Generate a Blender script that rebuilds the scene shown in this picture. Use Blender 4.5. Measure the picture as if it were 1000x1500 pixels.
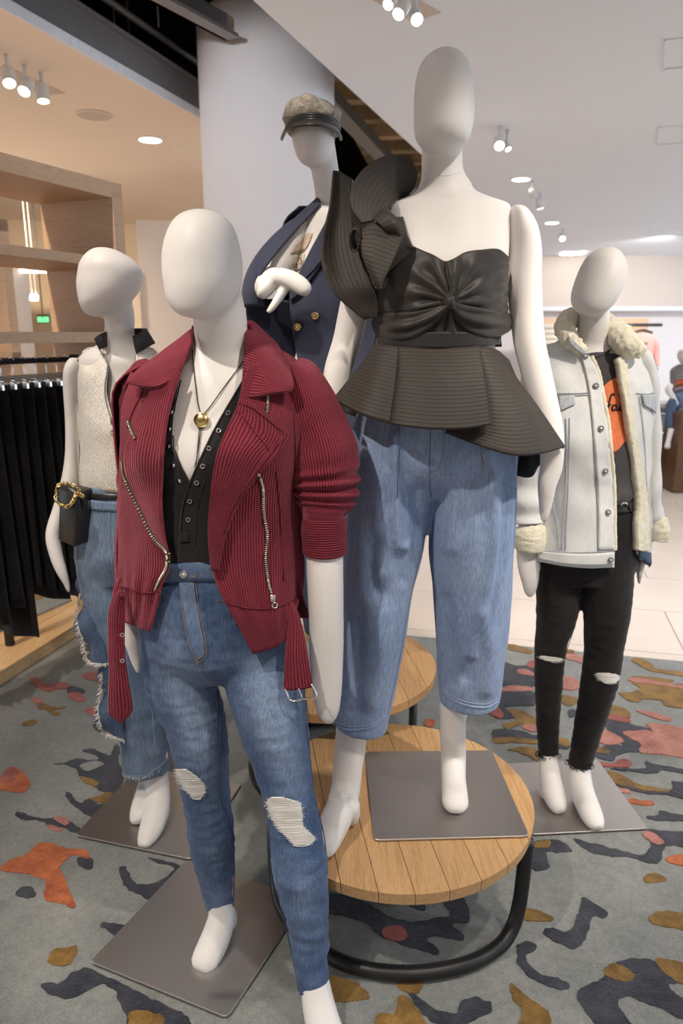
import bpy, bmesh, math, random
import numpy as np
from mathutils import Vector, noise
from mathutils.bvhtree import BVHTree
random.seed(7); rng = np.random.default_rng(7)
for o in list(bpy.data.objects): bpy.data.objects.remove(o)
SC = bpy.context.scene; COL = SC.collection

# ------------------------------------------------------------------ camera
F = 1050.0; HC = 1.53; PITCH = math.atan(260/1050.0)
cp, sp = math.cos(PITCH), math.sin(PITCH)
cam = bpy.data.cameras.new('camera'); camo = bpy.data.objects.new('camera', cam); COL.objects.link(camo)
cam.sensor_fit = 'VERTICAL'; cam.sensor_height = 36.0; cam.sensor_width = 24.0; cam.lens = F/1500*36.0
cam.clip_start = .05; cam.clip_end = 200
camo.location = (0, 0, HC); camo.rotation_euler = (math.pi/2-PITCH, 0, 0); SC.camera = camo
# depth of field: the far shop is soft in the photograph
cam.dof.use_dof = True; cam.dof.focus_distance = 1.6; cam.dof.aperture_fstop = 4.0

# ------------------------------------------------------------------ world, lights, exposure
vs = SC.view_settings; vs.view_transform = 'Standard'; vs.look = 'None'; vs.gamma = 1; vs.use_curve_mapping = False
vs.exposure = .32
w = bpy.data.worlds.new('world'); SC.world = w; w.use_nodes = True
bg = w.node_tree.nodes['Background']; bg.inputs[0].default_value = (.76, .88, 1.0, 1); bg.inputs[1].default_value = 1.75
def spot(loc, tgt, watts, size=70, blend=.5, rad=.05, col=(1, .9, .78)):
    l = bpy.data.lights.new('spot_light', 'SPOT'); l.energy = watts; l.spot_size = math.radians(size); l.spot_blend = blend
    l.shadow_soft_size = rad; l.color = col
    o = bpy.data.objects.new('spot_light', l); COL.objects.link(o); o.location = loc
    o.rotation_euler = (Vector(tgt)-Vector(loc)).to_track_quat('-Z', 'Y').to_euler(); return o
W1 = (1, .90, .78); W2 = (1, .98, .97)
spot((-.95, .30, 2.96), (-.2, 1.5, 1.0), 105, 46, .5, .03, W1)         # track heads, each aimed at one figure
spot((.95, .60, 2.96), (.25, 1.6, 1.02), 70, 40, .35, .03, W1)
spot((1.5, .75, 2.96), (.88, 2.15, 1.25), 125, 50, .4, .03, W1)
spot((-1.05, 1.45, 2.96), (-.62, 2.05, 1.2), 80, 56, .5, .03, W1)
spot((-.35, 1.25, 2.96), (-.14, 2.25, 1.62), 60, 30, .4, .03, W1)
spot((-2.0, 2.4, 2.96), (-1.6, 3.6, .2), 110, 80, .7, .05, (1, .84, .64))   # over the wooden platform
spot((-1.5, 2.0, 2.96), (-.4, 5.3, 1.75), 105, 58, .35, .05, (1, .98, 1))     # washes the column
spot((2.3, 4.2, 2.9), (2.2, 5.0, 0), 260, 120, .8, .08, W2)                 # downlights over the tiled floor
spot((4.0, 8.0, 2.9), (4.0, 9.5, .8), 330, 120, .8, .08, W2)
spot((5.0, 11.5, 2.9), (5.0, 13.5, 1.4), 200, 120, .8, .08, W2)
spot((3.6, 1.0, 2.9), (3.6, 1.0, 0), 260, 120, .8, .08, W2)  # unseen lamps added beside and behind camera, floor bounce brightens the ceiling
spot((1.2, -1.3, 2.9), (1.2, -1.4, 0), 200, 110, .8, .08, W2)
spot((-1.6, -1.3, 2.9), (-1.6, -1.4, 0), 200, 110, .8, .08, W2)
spot((-3.2, .8, 2.9), (-3.2, .8, 0), 260, 120, .8, .08, (1, .88, .72))
spot((-3.5, 6.0, 2.9), (-3.5, 7.5, .8), 420, 130, .8, .08, (1, .86, .66))

# ------------------------------------------------------------------ pixel helpers (1000 x 1500 frame -> world)
def ray(px, py):
    x = (px-500)/F; y = (750-py)/F
    return np.array([x, cp+y*sp, -sp+y*cp])
def at(px, py, Y):
    r = ray(px, py); return r*(Y/r[1])+np.array([0, 0, HC])
def onz(px, py, z):
    r = ray(px, py); return r*((z-HC)/r[2])+np.array([0, 0, HC])
def Yz(px, py, z): return float(onz(px, py, z)[1])
def cdepth(p): return p[1]*cp-(p[2]-HC)*sp

# ------------------------------------------------------------------ mesh helpers
class G:
    def __init__(s, v, f, uv=None):
        s.v = np.asarray(v, float).reshape(-1, 3); s.f = [tuple(int(i) for i in q) for q in f]; s.uv = uv
def join(gs):
    v = []; f = []; uv = []; k = 0; has = all(g.uv is not None for g in gs)
    for g in gs:
        v.append(g.v); f += [tuple(i+k for i in q) for q in g.f]; k += len(g.v)
        if has: uv.append(g.uv)
    return G(np.vstack(v), f, np.vstack(uv) if has else None)
WL = {}
def mk(name, g, mat, parent=None, smooth=True, loc=None):
    base = np.zeros(3)
    if parent is not None: base = WL[parent.name]
    elif loc is not None: base = np.asarray(loc, float)
    me = bpy.data.meshes.new(name); me.from_pydata((g.v-base).tolist(), [], g.f); me.update()
    if g.uv is not None:
        l = me.uv_layers.new(name='uv'); vi = np.empty(len(me.loops), np.int32); me.loops.foreach_get('vertex_index', vi)
        l.data.foreach_set('uv', np.asarray(g.uv, np.float32)[vi].ravel())
    if smooth: me.polygons.foreach_set('use_smooth', [True]*len(me.polygons))
    me.materials.append(mat)
    o = bpy.data.objects.new(name, me); COL.objects.link(o)
    if parent is not None: o.parent = parent; WL[o.name] = base
    else: o.location = base; WL[o.name] = base
    return o
def thing(name, loc, label, cat, group=None):
    o = bpy.data.objects.new(name, None); COL.objects.link(o); o.location = loc; o.empty_display_size = .05
    WL[o.name] = np.asarray(loc, float); return tag(o, label, cat, group)
def tag(o, label, cat, group=None):
    o['label'] = label; o['category'] = cat
    if group: o['group'] = group
    return o
def struct(name, g, mat, smooth=False, label=None):
    o = mk(name, g, mat, None, smooth); o['kind'] = 'structure'
    if label: o['label'] = label
    return o
def cr(P, n):
    P = np.asarray(P, float); k = len(P)
    if k == 1: return np.repeat(P, n, 0)
    if k == 2:
        t = np.linspace(0, 1, n).reshape((-1,)+(1,)*(P.ndim-1)); return P[:1]*(1-t)+P[1:]*t
    Q = np.concatenate([2*P[:1]-P[1:2], P, 2*P[-1:]-P[-2:-1]])
    t = np.linspace(0, k-1, n); i = np.minimum(t.astype(int), k-2); u = (t-i).reshape((-1,)+(1,)*(P.ndim-1))
    a, b, c, d = Q[i], Q[i+1], Q[i+2], Q[i+3]
    return .5*(2*b+(c-a)*u+(2*a-5*b+4*c-d)*u*u+(3*b-a-3*c+d)*u**3)
def crc(P, n):     # closed
    P = np.asarray(P, float); k = len(P); t = np.arange(n)*k/n; i = t.astype(int); u = (t-i)[:, None]
    a, b, c, d = P[(i-1) % k], P[i % k], P[(i+1) % k], P[(i+2) % k]
    return .5*(2*b+(c-a)*u+(2*a-5*b+4*c-d)*u*u+(3*b-a-3*c+d)*u**3)
def unit(v): return v/np.maximum(np.linalg.norm(v, axis=-1, keepdims=True), 1e-9)
def fbm(p, s, oct=3):
    return noise.fractal(Vector((p[0]*s[0], p[1]*s[1], p[2]*s[2])), 1.0, 2.0, oct)
CAMP = np.array([0, 0, HC])
def sheet(ctrl, nu=24, nv=24, th=.003, disp=None, swap=False):
    """ctrl rows x cols x 3 world points -> thick shell; u runs along a row, v down the rows"""
    C = np.asarray(ctrl, float); P = cr(C, nv); P = np.swapaxes(cr(np.swapaxes(P, 0, 1), nu), 0, 1)
    du = np.gradient(P, axis=1); dv = np.gradient(P, axis=0); N = unit(np.cross(du, dv))
    if np.sum(N*(CAMP-P)) < 0: N = -N
    lu = np.concatenate([[0], np.cumsum(np.linalg.norm(np.diff(P, axis=1), axis=2).mean(0))])
    lv = np.concatenate([[0], np.cumsum(np.linalg.norm(np.diff(P, axis=0), axis=2).mean(1))])
    U, V = np.meshgrid(lu, lv)
    if disp is not None:
        P = P+N*disp(U/max(lu[-1], 1e-6), V/max(lv[-1], 1e-6), P)[..., None]
        N2 = unit(np.cross(np.gradient(P, axis=1), np.gradient(P, axis=0))); s = np.sign(np.sum(N*N2)); N = N2*(s if s else 1)
    a = (P+N*th/2).reshape(-1, 3); b = (P-N*th/2).reshape(-1, 3); n = nu*nv
    f = []
    for j in range(nv-1):
        for i in range(nu-1):
            q = j*nu+i; f.append((q, q+1, q+nu+1, q+nu)); f.append((n+q, n+q+nu, n+q+nu+1, n+q+1))
    rim = [i for i in range(nu)]+[j*nu+nu-1 for j in range(1, nv)]+[(nv-1)*nu+i for i in range(nu-2, -1, -1)]+[j*nu for j in range(nv-2, 0, -1)]
    for k in range(len(rim)):
        p, q = rim[k], rim[(k+1) % len(rim)]; f.append((p, n+p, n+q, q))
    uv = np.stack([V, U] if swap else [U, V], -1).reshape(-1, 2)
    return G(np.vstack([a, b]), f, np.vstack([uv, uv]))
def psheet(rows, **k): return sheet([[at(*p) for p in r] for r in rows], **k)
def rings(R, capa=True, capb=True, cl=None, uvs=None):
    """R: m x n x 3 rings"""
    m, n, _ = R.shape; v = R.reshape(-1, 3); f = []
    for j in range(m-1):
        for i in range(n): f.append((j*n+i, j*n+(i+1) % n, (j+1)*n+(i+1) % n, (j+1)*n+i))
    if capa: f.append(tuple(range(n-1, -1, -1)))
    if capb: f.append(tuple((m-1)*n+i for i in range(n)))
    c = R.mean(1); lv = np.concatenate([[0], np.cumsum(np.linalg.norm(np.diff(c, axis=0), axis=1))])
    per = np.linalg.norm(np.diff(R, axis=1), axis=2).sum(1).mean()
    a = np.abs(np.linspace(-1, 1, n, endpoint=False))*per/2
    uv = np.stack(np.meshgrid(a, lv), -1).reshape(-1, 2)
    return G(v, f, uv)
def ploft(spec, n=28, m=None, horiz=False, cap=(True, True), disp=None, ex=2.0):
    """spec rows (px, py, Y, half width px, half depth m or None)"""
    S = np.array([[s[0], s[1], s[2], s[3], -1 if len(s) < 5 or s[4] is None else s[4]] for s in spec], float)
    for s in S:
        if s[4] < 0: s[4] = s[3]*cdepth(at(*s[:3]))/F
    m = m or max(12, 5*len(S)); S = cr(S, m); S[:, 3:] = np.maximum(S[:, 3:], .0005)
    c = np.array([at(*s[:3]) for s in S]); T = unit(np.gradient(c, axis=0))
    X = np.array([1., 0, 0]); ang = np.linspace(0, 2*np.pi, n, endpoint=False); R = np.zeros((m, n, 3))
    ca, sa = np.cos(ang), np.sin(ang); ca = np.sign(ca)*np.abs(ca)**(2/ex); sa = np.sign(sa)*np.abs(sa)**(2/ex)
    for i in range(m):
        if horiz: s, d = X, np.array([0, 1., 0])
        else: s = unit(X-T[i]*T[i][0]); d = unit(np.cross(T[i], s)); d = d if d[1] > 0 else -d
        hw = S[i, 3]*cdepth(c[i])/F; k = 1
        R[i] = c[i]+np.outer(ca*hw, s)+np.outer(sa*S[i, 4], d)
    if disp is not None:
        N = unit(R-c[:, None, :]); R = R+N*disp(R, np.linspace(0, 1, m)[:, None]*np.ones((1, n)), ang[None, :]*np.ones((m, 1)))[..., None]
    return rings(R, *cap)
def tube(P, r, n=8, m=None, closed=False, smooth=True):
    P = np.asarray(P, float)
    if smooth and len(P) > 2: P = crc(P, m or 6*len(P)) if closed else cr(P, m or 5*len(P))
    k = len(P); r = np.broadcast_to(np.asarray(r, float), (k,)) if np.ndim(r) == 0 else np.interp(np.linspace(0, 1, k), np.linspace(0, 1, len(r)), r)
    T = unit(np.roll(P, -1, 0)-np.roll(P, 1, 0)) if closed else unit(np.gradient(P, axis=0))
    up = np.array([0, 0, 1.]) if abs(T[0][2]) < .9 else np.array([0, 1., 0]); s = unit(np.cross(T[0], up)); R = np.zeros((k, n, 3))
    ang = np.linspace(0, 2*np.pi, n, endpoint=False)
    for i in range(k):
        s = unit(s-T[i]*np.dot(s, T[i])); d = np.cross(T[i], s)
        R[i] = P[i]+r[i]*(np.outer(np.cos(ang), s)+np.outer(np.sin(ang), d))
    g = rings(R, not closed, not closed)
    if closed: g.f += [((k-1)*n+i, (k-1)*n+(i+1) % n, (i+1) % n, i) for i in range(n)]
    return g
def box(x0, x1, y0, y1, z0, z1):
    v = [(x, y, z) for z in (z0, z1) for y in (y0, y1) for x in (x0, x1)]
    return G(v, [(0, 2, 3, 1), (4, 5, 7, 6), (0, 1, 5, 4), (2, 6, 7, 3), (0, 4, 6, 2), (1, 3, 7, 5)])
def obox(o, a, b, z0, z1):
    """corner o (x,y), edge vectors a, b in plan, bevel free prism"""
    o = np.asarray(o, float)[:2]; a = np.asarray(a, float); b = np.asarray(b, float)
    q = [o, o+a, o+a+b, o+b]; v = [(p[0], p[1], z) for z in (z0, z1) for p in q]
    return G(v, [(3, 2, 1, 0), (4, 5, 6, 7), (0, 1, 5, 4), (1, 2, 6, 5), (2, 3, 7, 6), (3, 0, 4, 7)])
def bevel(g, w=.004, seg=2):
    bm = bmesh.new(); vs_ = [bm.verts.new(p) for p in g.v]
    for q in g.f: bm.faces.new([vs_[i] for i in q])
    bmesh.ops.recalc_face_normals(bm, faces=bm.faces)
    bmesh.ops.bevel(bm, geom=list(bm.edges), offset=w, segments=seg, profile=.5, affect='EDGES')
    bm.verts.index_update(); r = G([v.co[:] for v in bm.verts], [[v.index for v in f.verts] for f in bm.faces]); bm.free(); return r
def disc(c, n_, r, th, n=16):
    n_ = unit(np.asarray(n_, float)); P = [np.asarray(c)-n_*th/2, np.asarray(c)+n_*th/2]
    return tube(P, r, n, smooth=False)
def torus(c, n_, R, r, n=20):
    n_ = unit(np.asarray(n_, float)); a = unit(np.cross(n_, [0.1, .2, 1])); b = np.cross(n_, a)
    return tube([np.asarray(c)+R*(math.cos(t)*a+math.sin(t)*b) for t in np.linspace(0, 2*np.pi, n, endpoint=False)], r, 6, n, True)
def prism(poly, z0, z1):
    n = len(poly); v = [(p[0], p[1], z0) for p in poly]+[(p[0], p[1], z1) for p in poly]
    return G(v, [tuple(range(n, 2*n)), tuple(range(n-1, -1, -1))]+[(i, (i+1) % n, n+(i+1) % n, n+i) for i in range(n)])
def fuse(gs, vox=.007, it=6, zmin=None):
    g = join([G(q.v, q.f) for q in gs]); me = bpy.data.meshes.new('tmp'); me.from_pydata(g.v.tolist(), [], g.f); me.update()
    o = bpy.data.objects.new('tmp', me); COL.objects.link(o)
    r = o.modifiers.new('r', 'REMESH'); r.mode = 'VOXEL'; r.voxel_size = vox; r.adaptivity = 0
    s = o.modifiers.new('s', 'SMOOTH'); s.factor = .5; s.iterations = it
    m2 = bpy.data.meshes.new_from_object(o.evaluated_get(bpy.context.evaluated_depsgraph_get()))
    v = np.empty(len(m2.vertices)*3); m2.vertices.foreach_get('co', v); f = [tuple(p.vertices) for p in m2.polygons]
    bpy.data.objects.remove(o); bpy.data.meshes.remove(me); bpy.data.meshes.remove(m2)
    v = v.reshape(-1, 3)
    if zmin is not None: v[:, 2] = np.maximum(v[:, 2], zmin)
    return G(v, f)
def vnorm(g):
    N = np.zeros_like(g.v)
    for q in g.f:
        a = np.cross(g.v[q[1]]-g.v[q[0]], g.v[q[2]]-g.v[q[0]])
        for i in q: N[i] += a
    return unit(N)
def folds(g, fn):
    N = vnorm(g); g.v = g.v+N*np.array([fn(p) for p in g.v])[:, None]; return g
class Surf:
    def __init__(s, *gs):
        g = join([G(q.v, q.f) for q in gs]); s.b = BVHTree.FromPolygons([Vector(p) for p in g.v], g.f)
    def hit(s, px, py, off=0.0):
        r = ray(px, py); r = r/np.linalg.norm(r); h = s.b.ray_cast(Vector(CAMP), Vector(r))
        if h[0] is None:
            best = None
            for Y in np.linspace(.9, 3.2, 60):
                p = at(px, py, Y); q = s.b.find_nearest(Vector(p))
                if best is None or q[3] < best[0]: best = (q[3], p, np.array(q[1]))
            n = best[2]; p = best[1]
        else: p = np.array(h[0]); n = np.array(h[1])
        if np.dot(n, r) > 0: n = -n
        return p+n*off, n
    def pts(s, P, off=0.0): return np.array([s.hit(x, y, off)[0] for x, y in P])
def dense(P, n): return cr(np.asarray(P, float), n)
def stroke(S, P, r, off=0.0, n=6, k=None):
    P = dense(P, k or 5*len(P)); return tube(S.pts(P, off), r, n, smooth=False)
def patch(S, rows, off=.003, th=.002, nu=14, nv=14, **k):
    """rows of pixel points laid on the surface"""
    R = cr(np.array(rows, float), nv); R = np.swapaxes(cr(np.swapaxes(R, 0, 1), nu), 0, 1)
    C = np.array([[S.hit(p[0], p[1], off)[0] for p in r] for r in R]); return sheet(C, nu, nv, th, **k)
def teeth(S, P, n, off=.004, w=.0055, l=.0018):
    Q = S.pts(dense(P, n), off); T = unit(np.gradient(Q, axis=0)); gs = []
    for i in range(n):
        v = unit(CAMP-Q[i]); s = unit(np.cross(T[i], v)); d = np.cross(s, T[i]); c = Q[i]
        vv = [c+s*w/2*a+T[i]*l/2*b+d*.0014*e for e in (-1, 1) for b in (-1, 1) for a in (-1, 1)]
        gs.append(G(vv, box(0, 1, 0, 1, 0, 1).f))
    return join(gs)

# ------------------------------------------------------------------ materials
def node(nt, t, **kw):
    n = nt.nodes.new(t)
    for k, v in kw.items(): setattr(n, k, v)
    return n
def newmat(name, col=(.8, .8, .8), rough=.6, metal=0.0, spec=.4):
    m = bpy.data.materials.new(name); m.use_nodes = True; b = m.node_tree.nodes['Principled BSDF']
    b.inputs['Base Color'].default_value = (*col, 1); b.inputs['Roughness'].default_value = rough
    b.inputs['Metallic'].default_value = metal; b.inputs['Specular IOR Level'].default_value = spec
    return m, m.node_tree, b
def coords(nt, kind='Object', scale=(1, 1, 1)):
    t = node(nt, 'ShaderNodeTexCoord'); mp = node(nt, 'ShaderNodeMapping'); mp.inputs['Scale'].default_value = scale
    nt.links.new(t.outputs[kind], mp.inputs[0]); return mp.outputs[0]
def noisetex(nt, vec, sc, det=3, rough=.55):
    n = node(nt, 'ShaderNodeTexNoise'); n.inputs['Scale'].default_value = sc; n.inputs['Detail'].default_value = det; n.inputs['Roughness'].default_value = rough
    nt.links.new(vec, n.inputs['Vector']); return n.outputs['Fac']
def ramp(nt, fac, stops):
    r = node(nt, 'ShaderNodeValToRGB'); e = r.color_ramp.elements
    while len(e) < len(stops): e.new(.5)
    for q, (p, c) in zip(e, stops): q.position = p; q.color = (*c, 1)
    nt.links.new(fac, r.inputs[0]); return r.outputs[0]
def mix(nt, fac, a, b, mode='MIX'):
    m = node(nt, 'ShaderNodeMix', data_type='RGBA', blend_type=mode)
    for s, v in ((m.inputs[0], fac), (m.inputs[6], a), (m.inputs[7], b)):
        if isinstance(v, (int, float)): s.default_value = v
        elif isinstance(v, tuple): s.default_value = (*v, 1)
        else: nt.links.new(v, s)
    return m.outputs[2]
def mth(nt, op, a, b=None):
    m = node(nt, 'ShaderNodeMath', operation=op)
    for i, v in enumerate((a, b)):
        if v is None: continue
        if isinstance(v, (int, float)): m.inputs[i].default_value = v
        else: nt.links.new(v, m.inputs[i])
    return m.outputs[0]
def bump(nt, b, h, strength=.3, dist=.001):
    n = node(nt, 'ShaderNodeBump'); n.inputs['Strength'].default_value = strength; n.inputs['Distance'].default_value = dist
    nt.links.new(h, n.inputs['Height']); nt.links.new(n.outputs[0], b.inputs['Normal'])
def mix3(c, k): return tuple(min(1, x*k) for x in c)
def m_plain(name, col, rough=.6, metal=0, spec=.4, nz=0, nscale=30):
    m, nt, b = newmat(name, col, rough, metal, spec)
    v = coords(nt); f = noisetex(nt, v, nscale); amt = nz or .06
    nt.links.new(ramp(nt, f, [(.3, mix3(col, 1-amt)), (.7, mix3(col, 1+amt))]), b.inputs['Base Color']); return m
def m_cloth(name, c1, c2, rough=.85, sc=6, weave=700, wb=.25):
    m, nt, b = newmat(name, c1, rough, 0, .2); v = coords(nt)
    a = noisetex(nt, v, sc, 4); f = noisetex(nt, v, weave, 2)
    c = ramp(nt, a, [(.35, c1), (.65, c2)]); c = mix(nt, .25, c, ramp(nt, f, [(.3, (.25, .25, .25)), (.7, (.8, .8, .8))]), 'OVERLAY')
    nt.links.new(c, b.inputs['Base Color']); bump(nt, b, f, wb, .0006)
    b.inputs['Sheen Weight'].default_value = .15; return m
def m_denim(name, dark, light, bias=.5, streak=.35, fade=None):
    m, nt, b = newmat(name, light, .85, 0, .2); v = coords(nt)
    a = noisetex(nt, coords(nt, scale=(1, 1, .55)), 9, 3, .6); s = noisetex(nt, coords(nt, scale=(1, 1, .1)), 330, 2); wv = noisetex(nt, coords(nt, scale=(1, 1, .6)), 520, 2)
    if fade:      # abraded zones of the garment, stored per vertex
        at_ = node(nt, 'ShaderNodeAttribute', attribute_name='fade'); a = mth(nt, 'ADD', mth(nt, 'MULTIPLY', a, .45), mth(nt, 'MULTIPLY', at_.outputs['Fac'], fade))
    c = ramp(nt, a, [(bias-.2, dark), (bias+.2, light)])
    c = mix(nt, streak, c, ramp(nt, s, [(.32, (.2, .2, .2)), (.68, (.85, .85, .85))]), 'OVERLAY')
    c = mix(nt, streak*.8, c, ramp(nt, wv, [(.35, (.25, .25, .25)), (.65, (.8, .8, .8))]), 'OVERLAY')
    nt.links.new(c, b.inputs['Base Color']); bump(nt, b, mth(nt, 'ADD', s, wv), .3, .0008); b.inputs['Sheen Weight'].default_value = .1; return m
def m_cord(name, c1, c2, period=.0050):
    m, nt, b = newmat(name, c1, .9, 0, .15); t = node(nt, 'ShaderNodeTexCoord'); sx = node(nt, 'ShaderNodeSeparateXYZ'); nt.links.new(t.outputs['UV'], sx.inputs[0])
    d = noisetex(nt, t.outputs['Object'], 40, 2); u = mth(nt, 'ADD', sx.outputs[0], mth(nt, 'MULTIPLY', d, .0035))
    s = mth(nt, 'SINE', mth(nt, 'MULTIPLY', u, 2*math.pi/period)); h = mth(nt, 'ADD', mth(nt, 'MULTIPLY', s, .5), .5)
    x = mth(nt, 'SINE', mth(nt, 'MULTIPLY', sx.outputs[1], 2*math.pi/.006)); h2 = mth(nt, 'MULTIPLY', mth(nt, 'ADD', mth(nt, 'MULTIPLY', x, .12), .88), h)
    big = noisetex(nt, t.outputs['Object'], 14, 3); c = ramp(nt, h2, [(.08, mix3(c1, .55)), (.5, c1), (.95, c2)])
    c = mix(nt, .35, c, ramp(nt, big, [(.3, (.3, .3, .3)), (.7, (.68, .68, .68))]), 'OVERLAY')
    nt.links.new(c, b.inputs['Base Color']); bump(nt, b, h2, .75, .0022); b.inputs['Sheen Weight'].default_value = .3; b.inputs['Sheen Tint'].default_value = (.8, .35, .4, 1); return m
def m_quilt(name, c1, c2, period=.0085):
    m, nt, b = newmat(name, c1, .6, 0, .35); t = node(nt, 'ShaderNodeTexCoord'); sx = node(nt, 'ShaderNodeSeparateXYZ'); nt.links.new(t.outputs['UV'], sx.inputs[0])
    d = noisetex(nt, t.outputs['Object'], 25, 1)
    s = mth(nt, 'SINE', mth(nt, 'MULTIPLY', mth(nt, 'ADD', sx.outputs[1], mth(nt, 'MULTIPLY', d, .002)), 2*math.pi/period))
    h = mth(nt, 'POWER', mth(nt, 'ADD', mth(nt, 'MULTIPLY', s, .5), .5), .16)
    wv = noisetex(nt, t.outputs['Object'], 600, 2)
    c = mix(nt, .2, ramp(nt, h, [(.25, c1), (.6, c2)]), ramp(nt, wv, [(.3, (.3, .3, .3)), (.7, (.75, .75, .75))]), 'OVERLAY')
    nt.links.new(c, b.inputs['Base Color']); bump(nt, b, h, .5, .0015); return m
def m_wood(name, c1, c2, axis=(1, 1, 12), rough=.45, sc=7, kind='Object'):
    m, nt, b = newmat(name, c1, rough, 0, .35); v = coords(nt, kind, axis)
    oi = node(nt, 'ShaderNodeObjectInfo'); ad = node(nt, 'ShaderNodeVectorMath', operation='ADD'); nt.links.new(v, ad.inputs[0])
    cb = node(nt, 'ShaderNodeCombineXYZ'); r = mth(nt, 'MULTIPLY', oi.outputs['Random'], 37.0)
    for i in range(3): nt.links.new(r, cb.inputs[i])
    nt.links.new(cb.outputs[0], ad.inputs[1]); a = noisetex(nt, ad.outputs[0], sc, 5, .65); f = noisetex(nt, ad.outputs[0], sc*9, 3)
    c = ramp(nt, a, [(.3, c1), (.55, c2), (.75, mix3(c1, .9))]); c = mix(nt, .3, c, ramp(nt, f, [(.35, (.3, .3, .3)), (.65, (.7, .7, .7))]), 'OVERLAY')
    k = mth(nt, 'ADD', mth(nt, 'MULTIPLY', oi.outputs['Random'], .16), .92); hv = node(nt, 'ShaderNodeHueSaturation'); nt.links.new(k, hv.inputs['Value']); nt.links.new(c, hv.inputs['Color'])
    nt.links.new(hv.outputs[0], b.inputs['Base Color']); bump(nt, b, f, .12, .0006); return m
def m_metal(name, col, rough=.3, brush=None):
    m, nt, b = newmat(name, col, rough, 1.0)
    f = noisetex(nt, coords(nt, scale=brush or (1, 1, 1)), 60, 3); nt.links.new(ramp(nt, f, [(.3, mix3(col, .9)), (.7, col)]), b.inputs['Base Color'])
    bump(nt, b, f, .06, .0005); return m
def m_emit(name, col, s):
    m, nt, b = newmat(name, col); b.inputs['Emission Color'].default_value = (*col, 1); b.inputs['Emission Strength'].default_value = s; return m
def m_pile(name, c1, c2, sc=9, sheen=.3):
    m, nt, b = newmat(name, c1, .95, 0, .1); v = coords(nt); a = noisetex(nt, v, sc, 4, .6); f = noisetex(nt, v, 260, 3, .7); g2 = noisetex(nt, v, 55, 3)
    c = ramp(nt, a, [(.32, c1), (.68, c2)]); c = mix(nt, .5, c, ramp(nt, f, [(.3, (.2, .2, .2)), (.7, (.8, .8, .8))]), 'OVERLAY')
    c = mix(nt, .3, c, ramp(nt, g2, [(.3, (.3, .3, .3)), (.7, (.7, .7, .7))]), 'OVERLAY')
    nt.links.new(c, b.inputs['Base Color']); bump(nt, b, mth(nt, 'ADD', f, mth(nt, 'MULTIPLY', g2, .8)), .8, .004); b.inputs['Sheen Weight'].default_value = sheen; return m
def m_glit(name):
    m, nt, b = newmat(name, (.7, .65, .58), .42, .25, .5); v = coords(nt); f = noisetex(nt, coords(nt, scale=(1.6, 1.6, .5)), 480, 2, .7); a = noisetex(nt, v, 12, 3)
    c = ramp(nt, f, [(.36, (.42, .38, .34)), (.5, (.78, .72, .64)), (.6, (1, .96, .90))]); c = mix(nt, .2, c, ramp(nt, a, [(.3, (.4, .4, .4)), (.7, (.65, .65, .65))]), 'OVERLAY')
    nt.links.new(c, b.inputs['Base Color']); bump(nt, b, f, .7, .0015); return m
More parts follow.
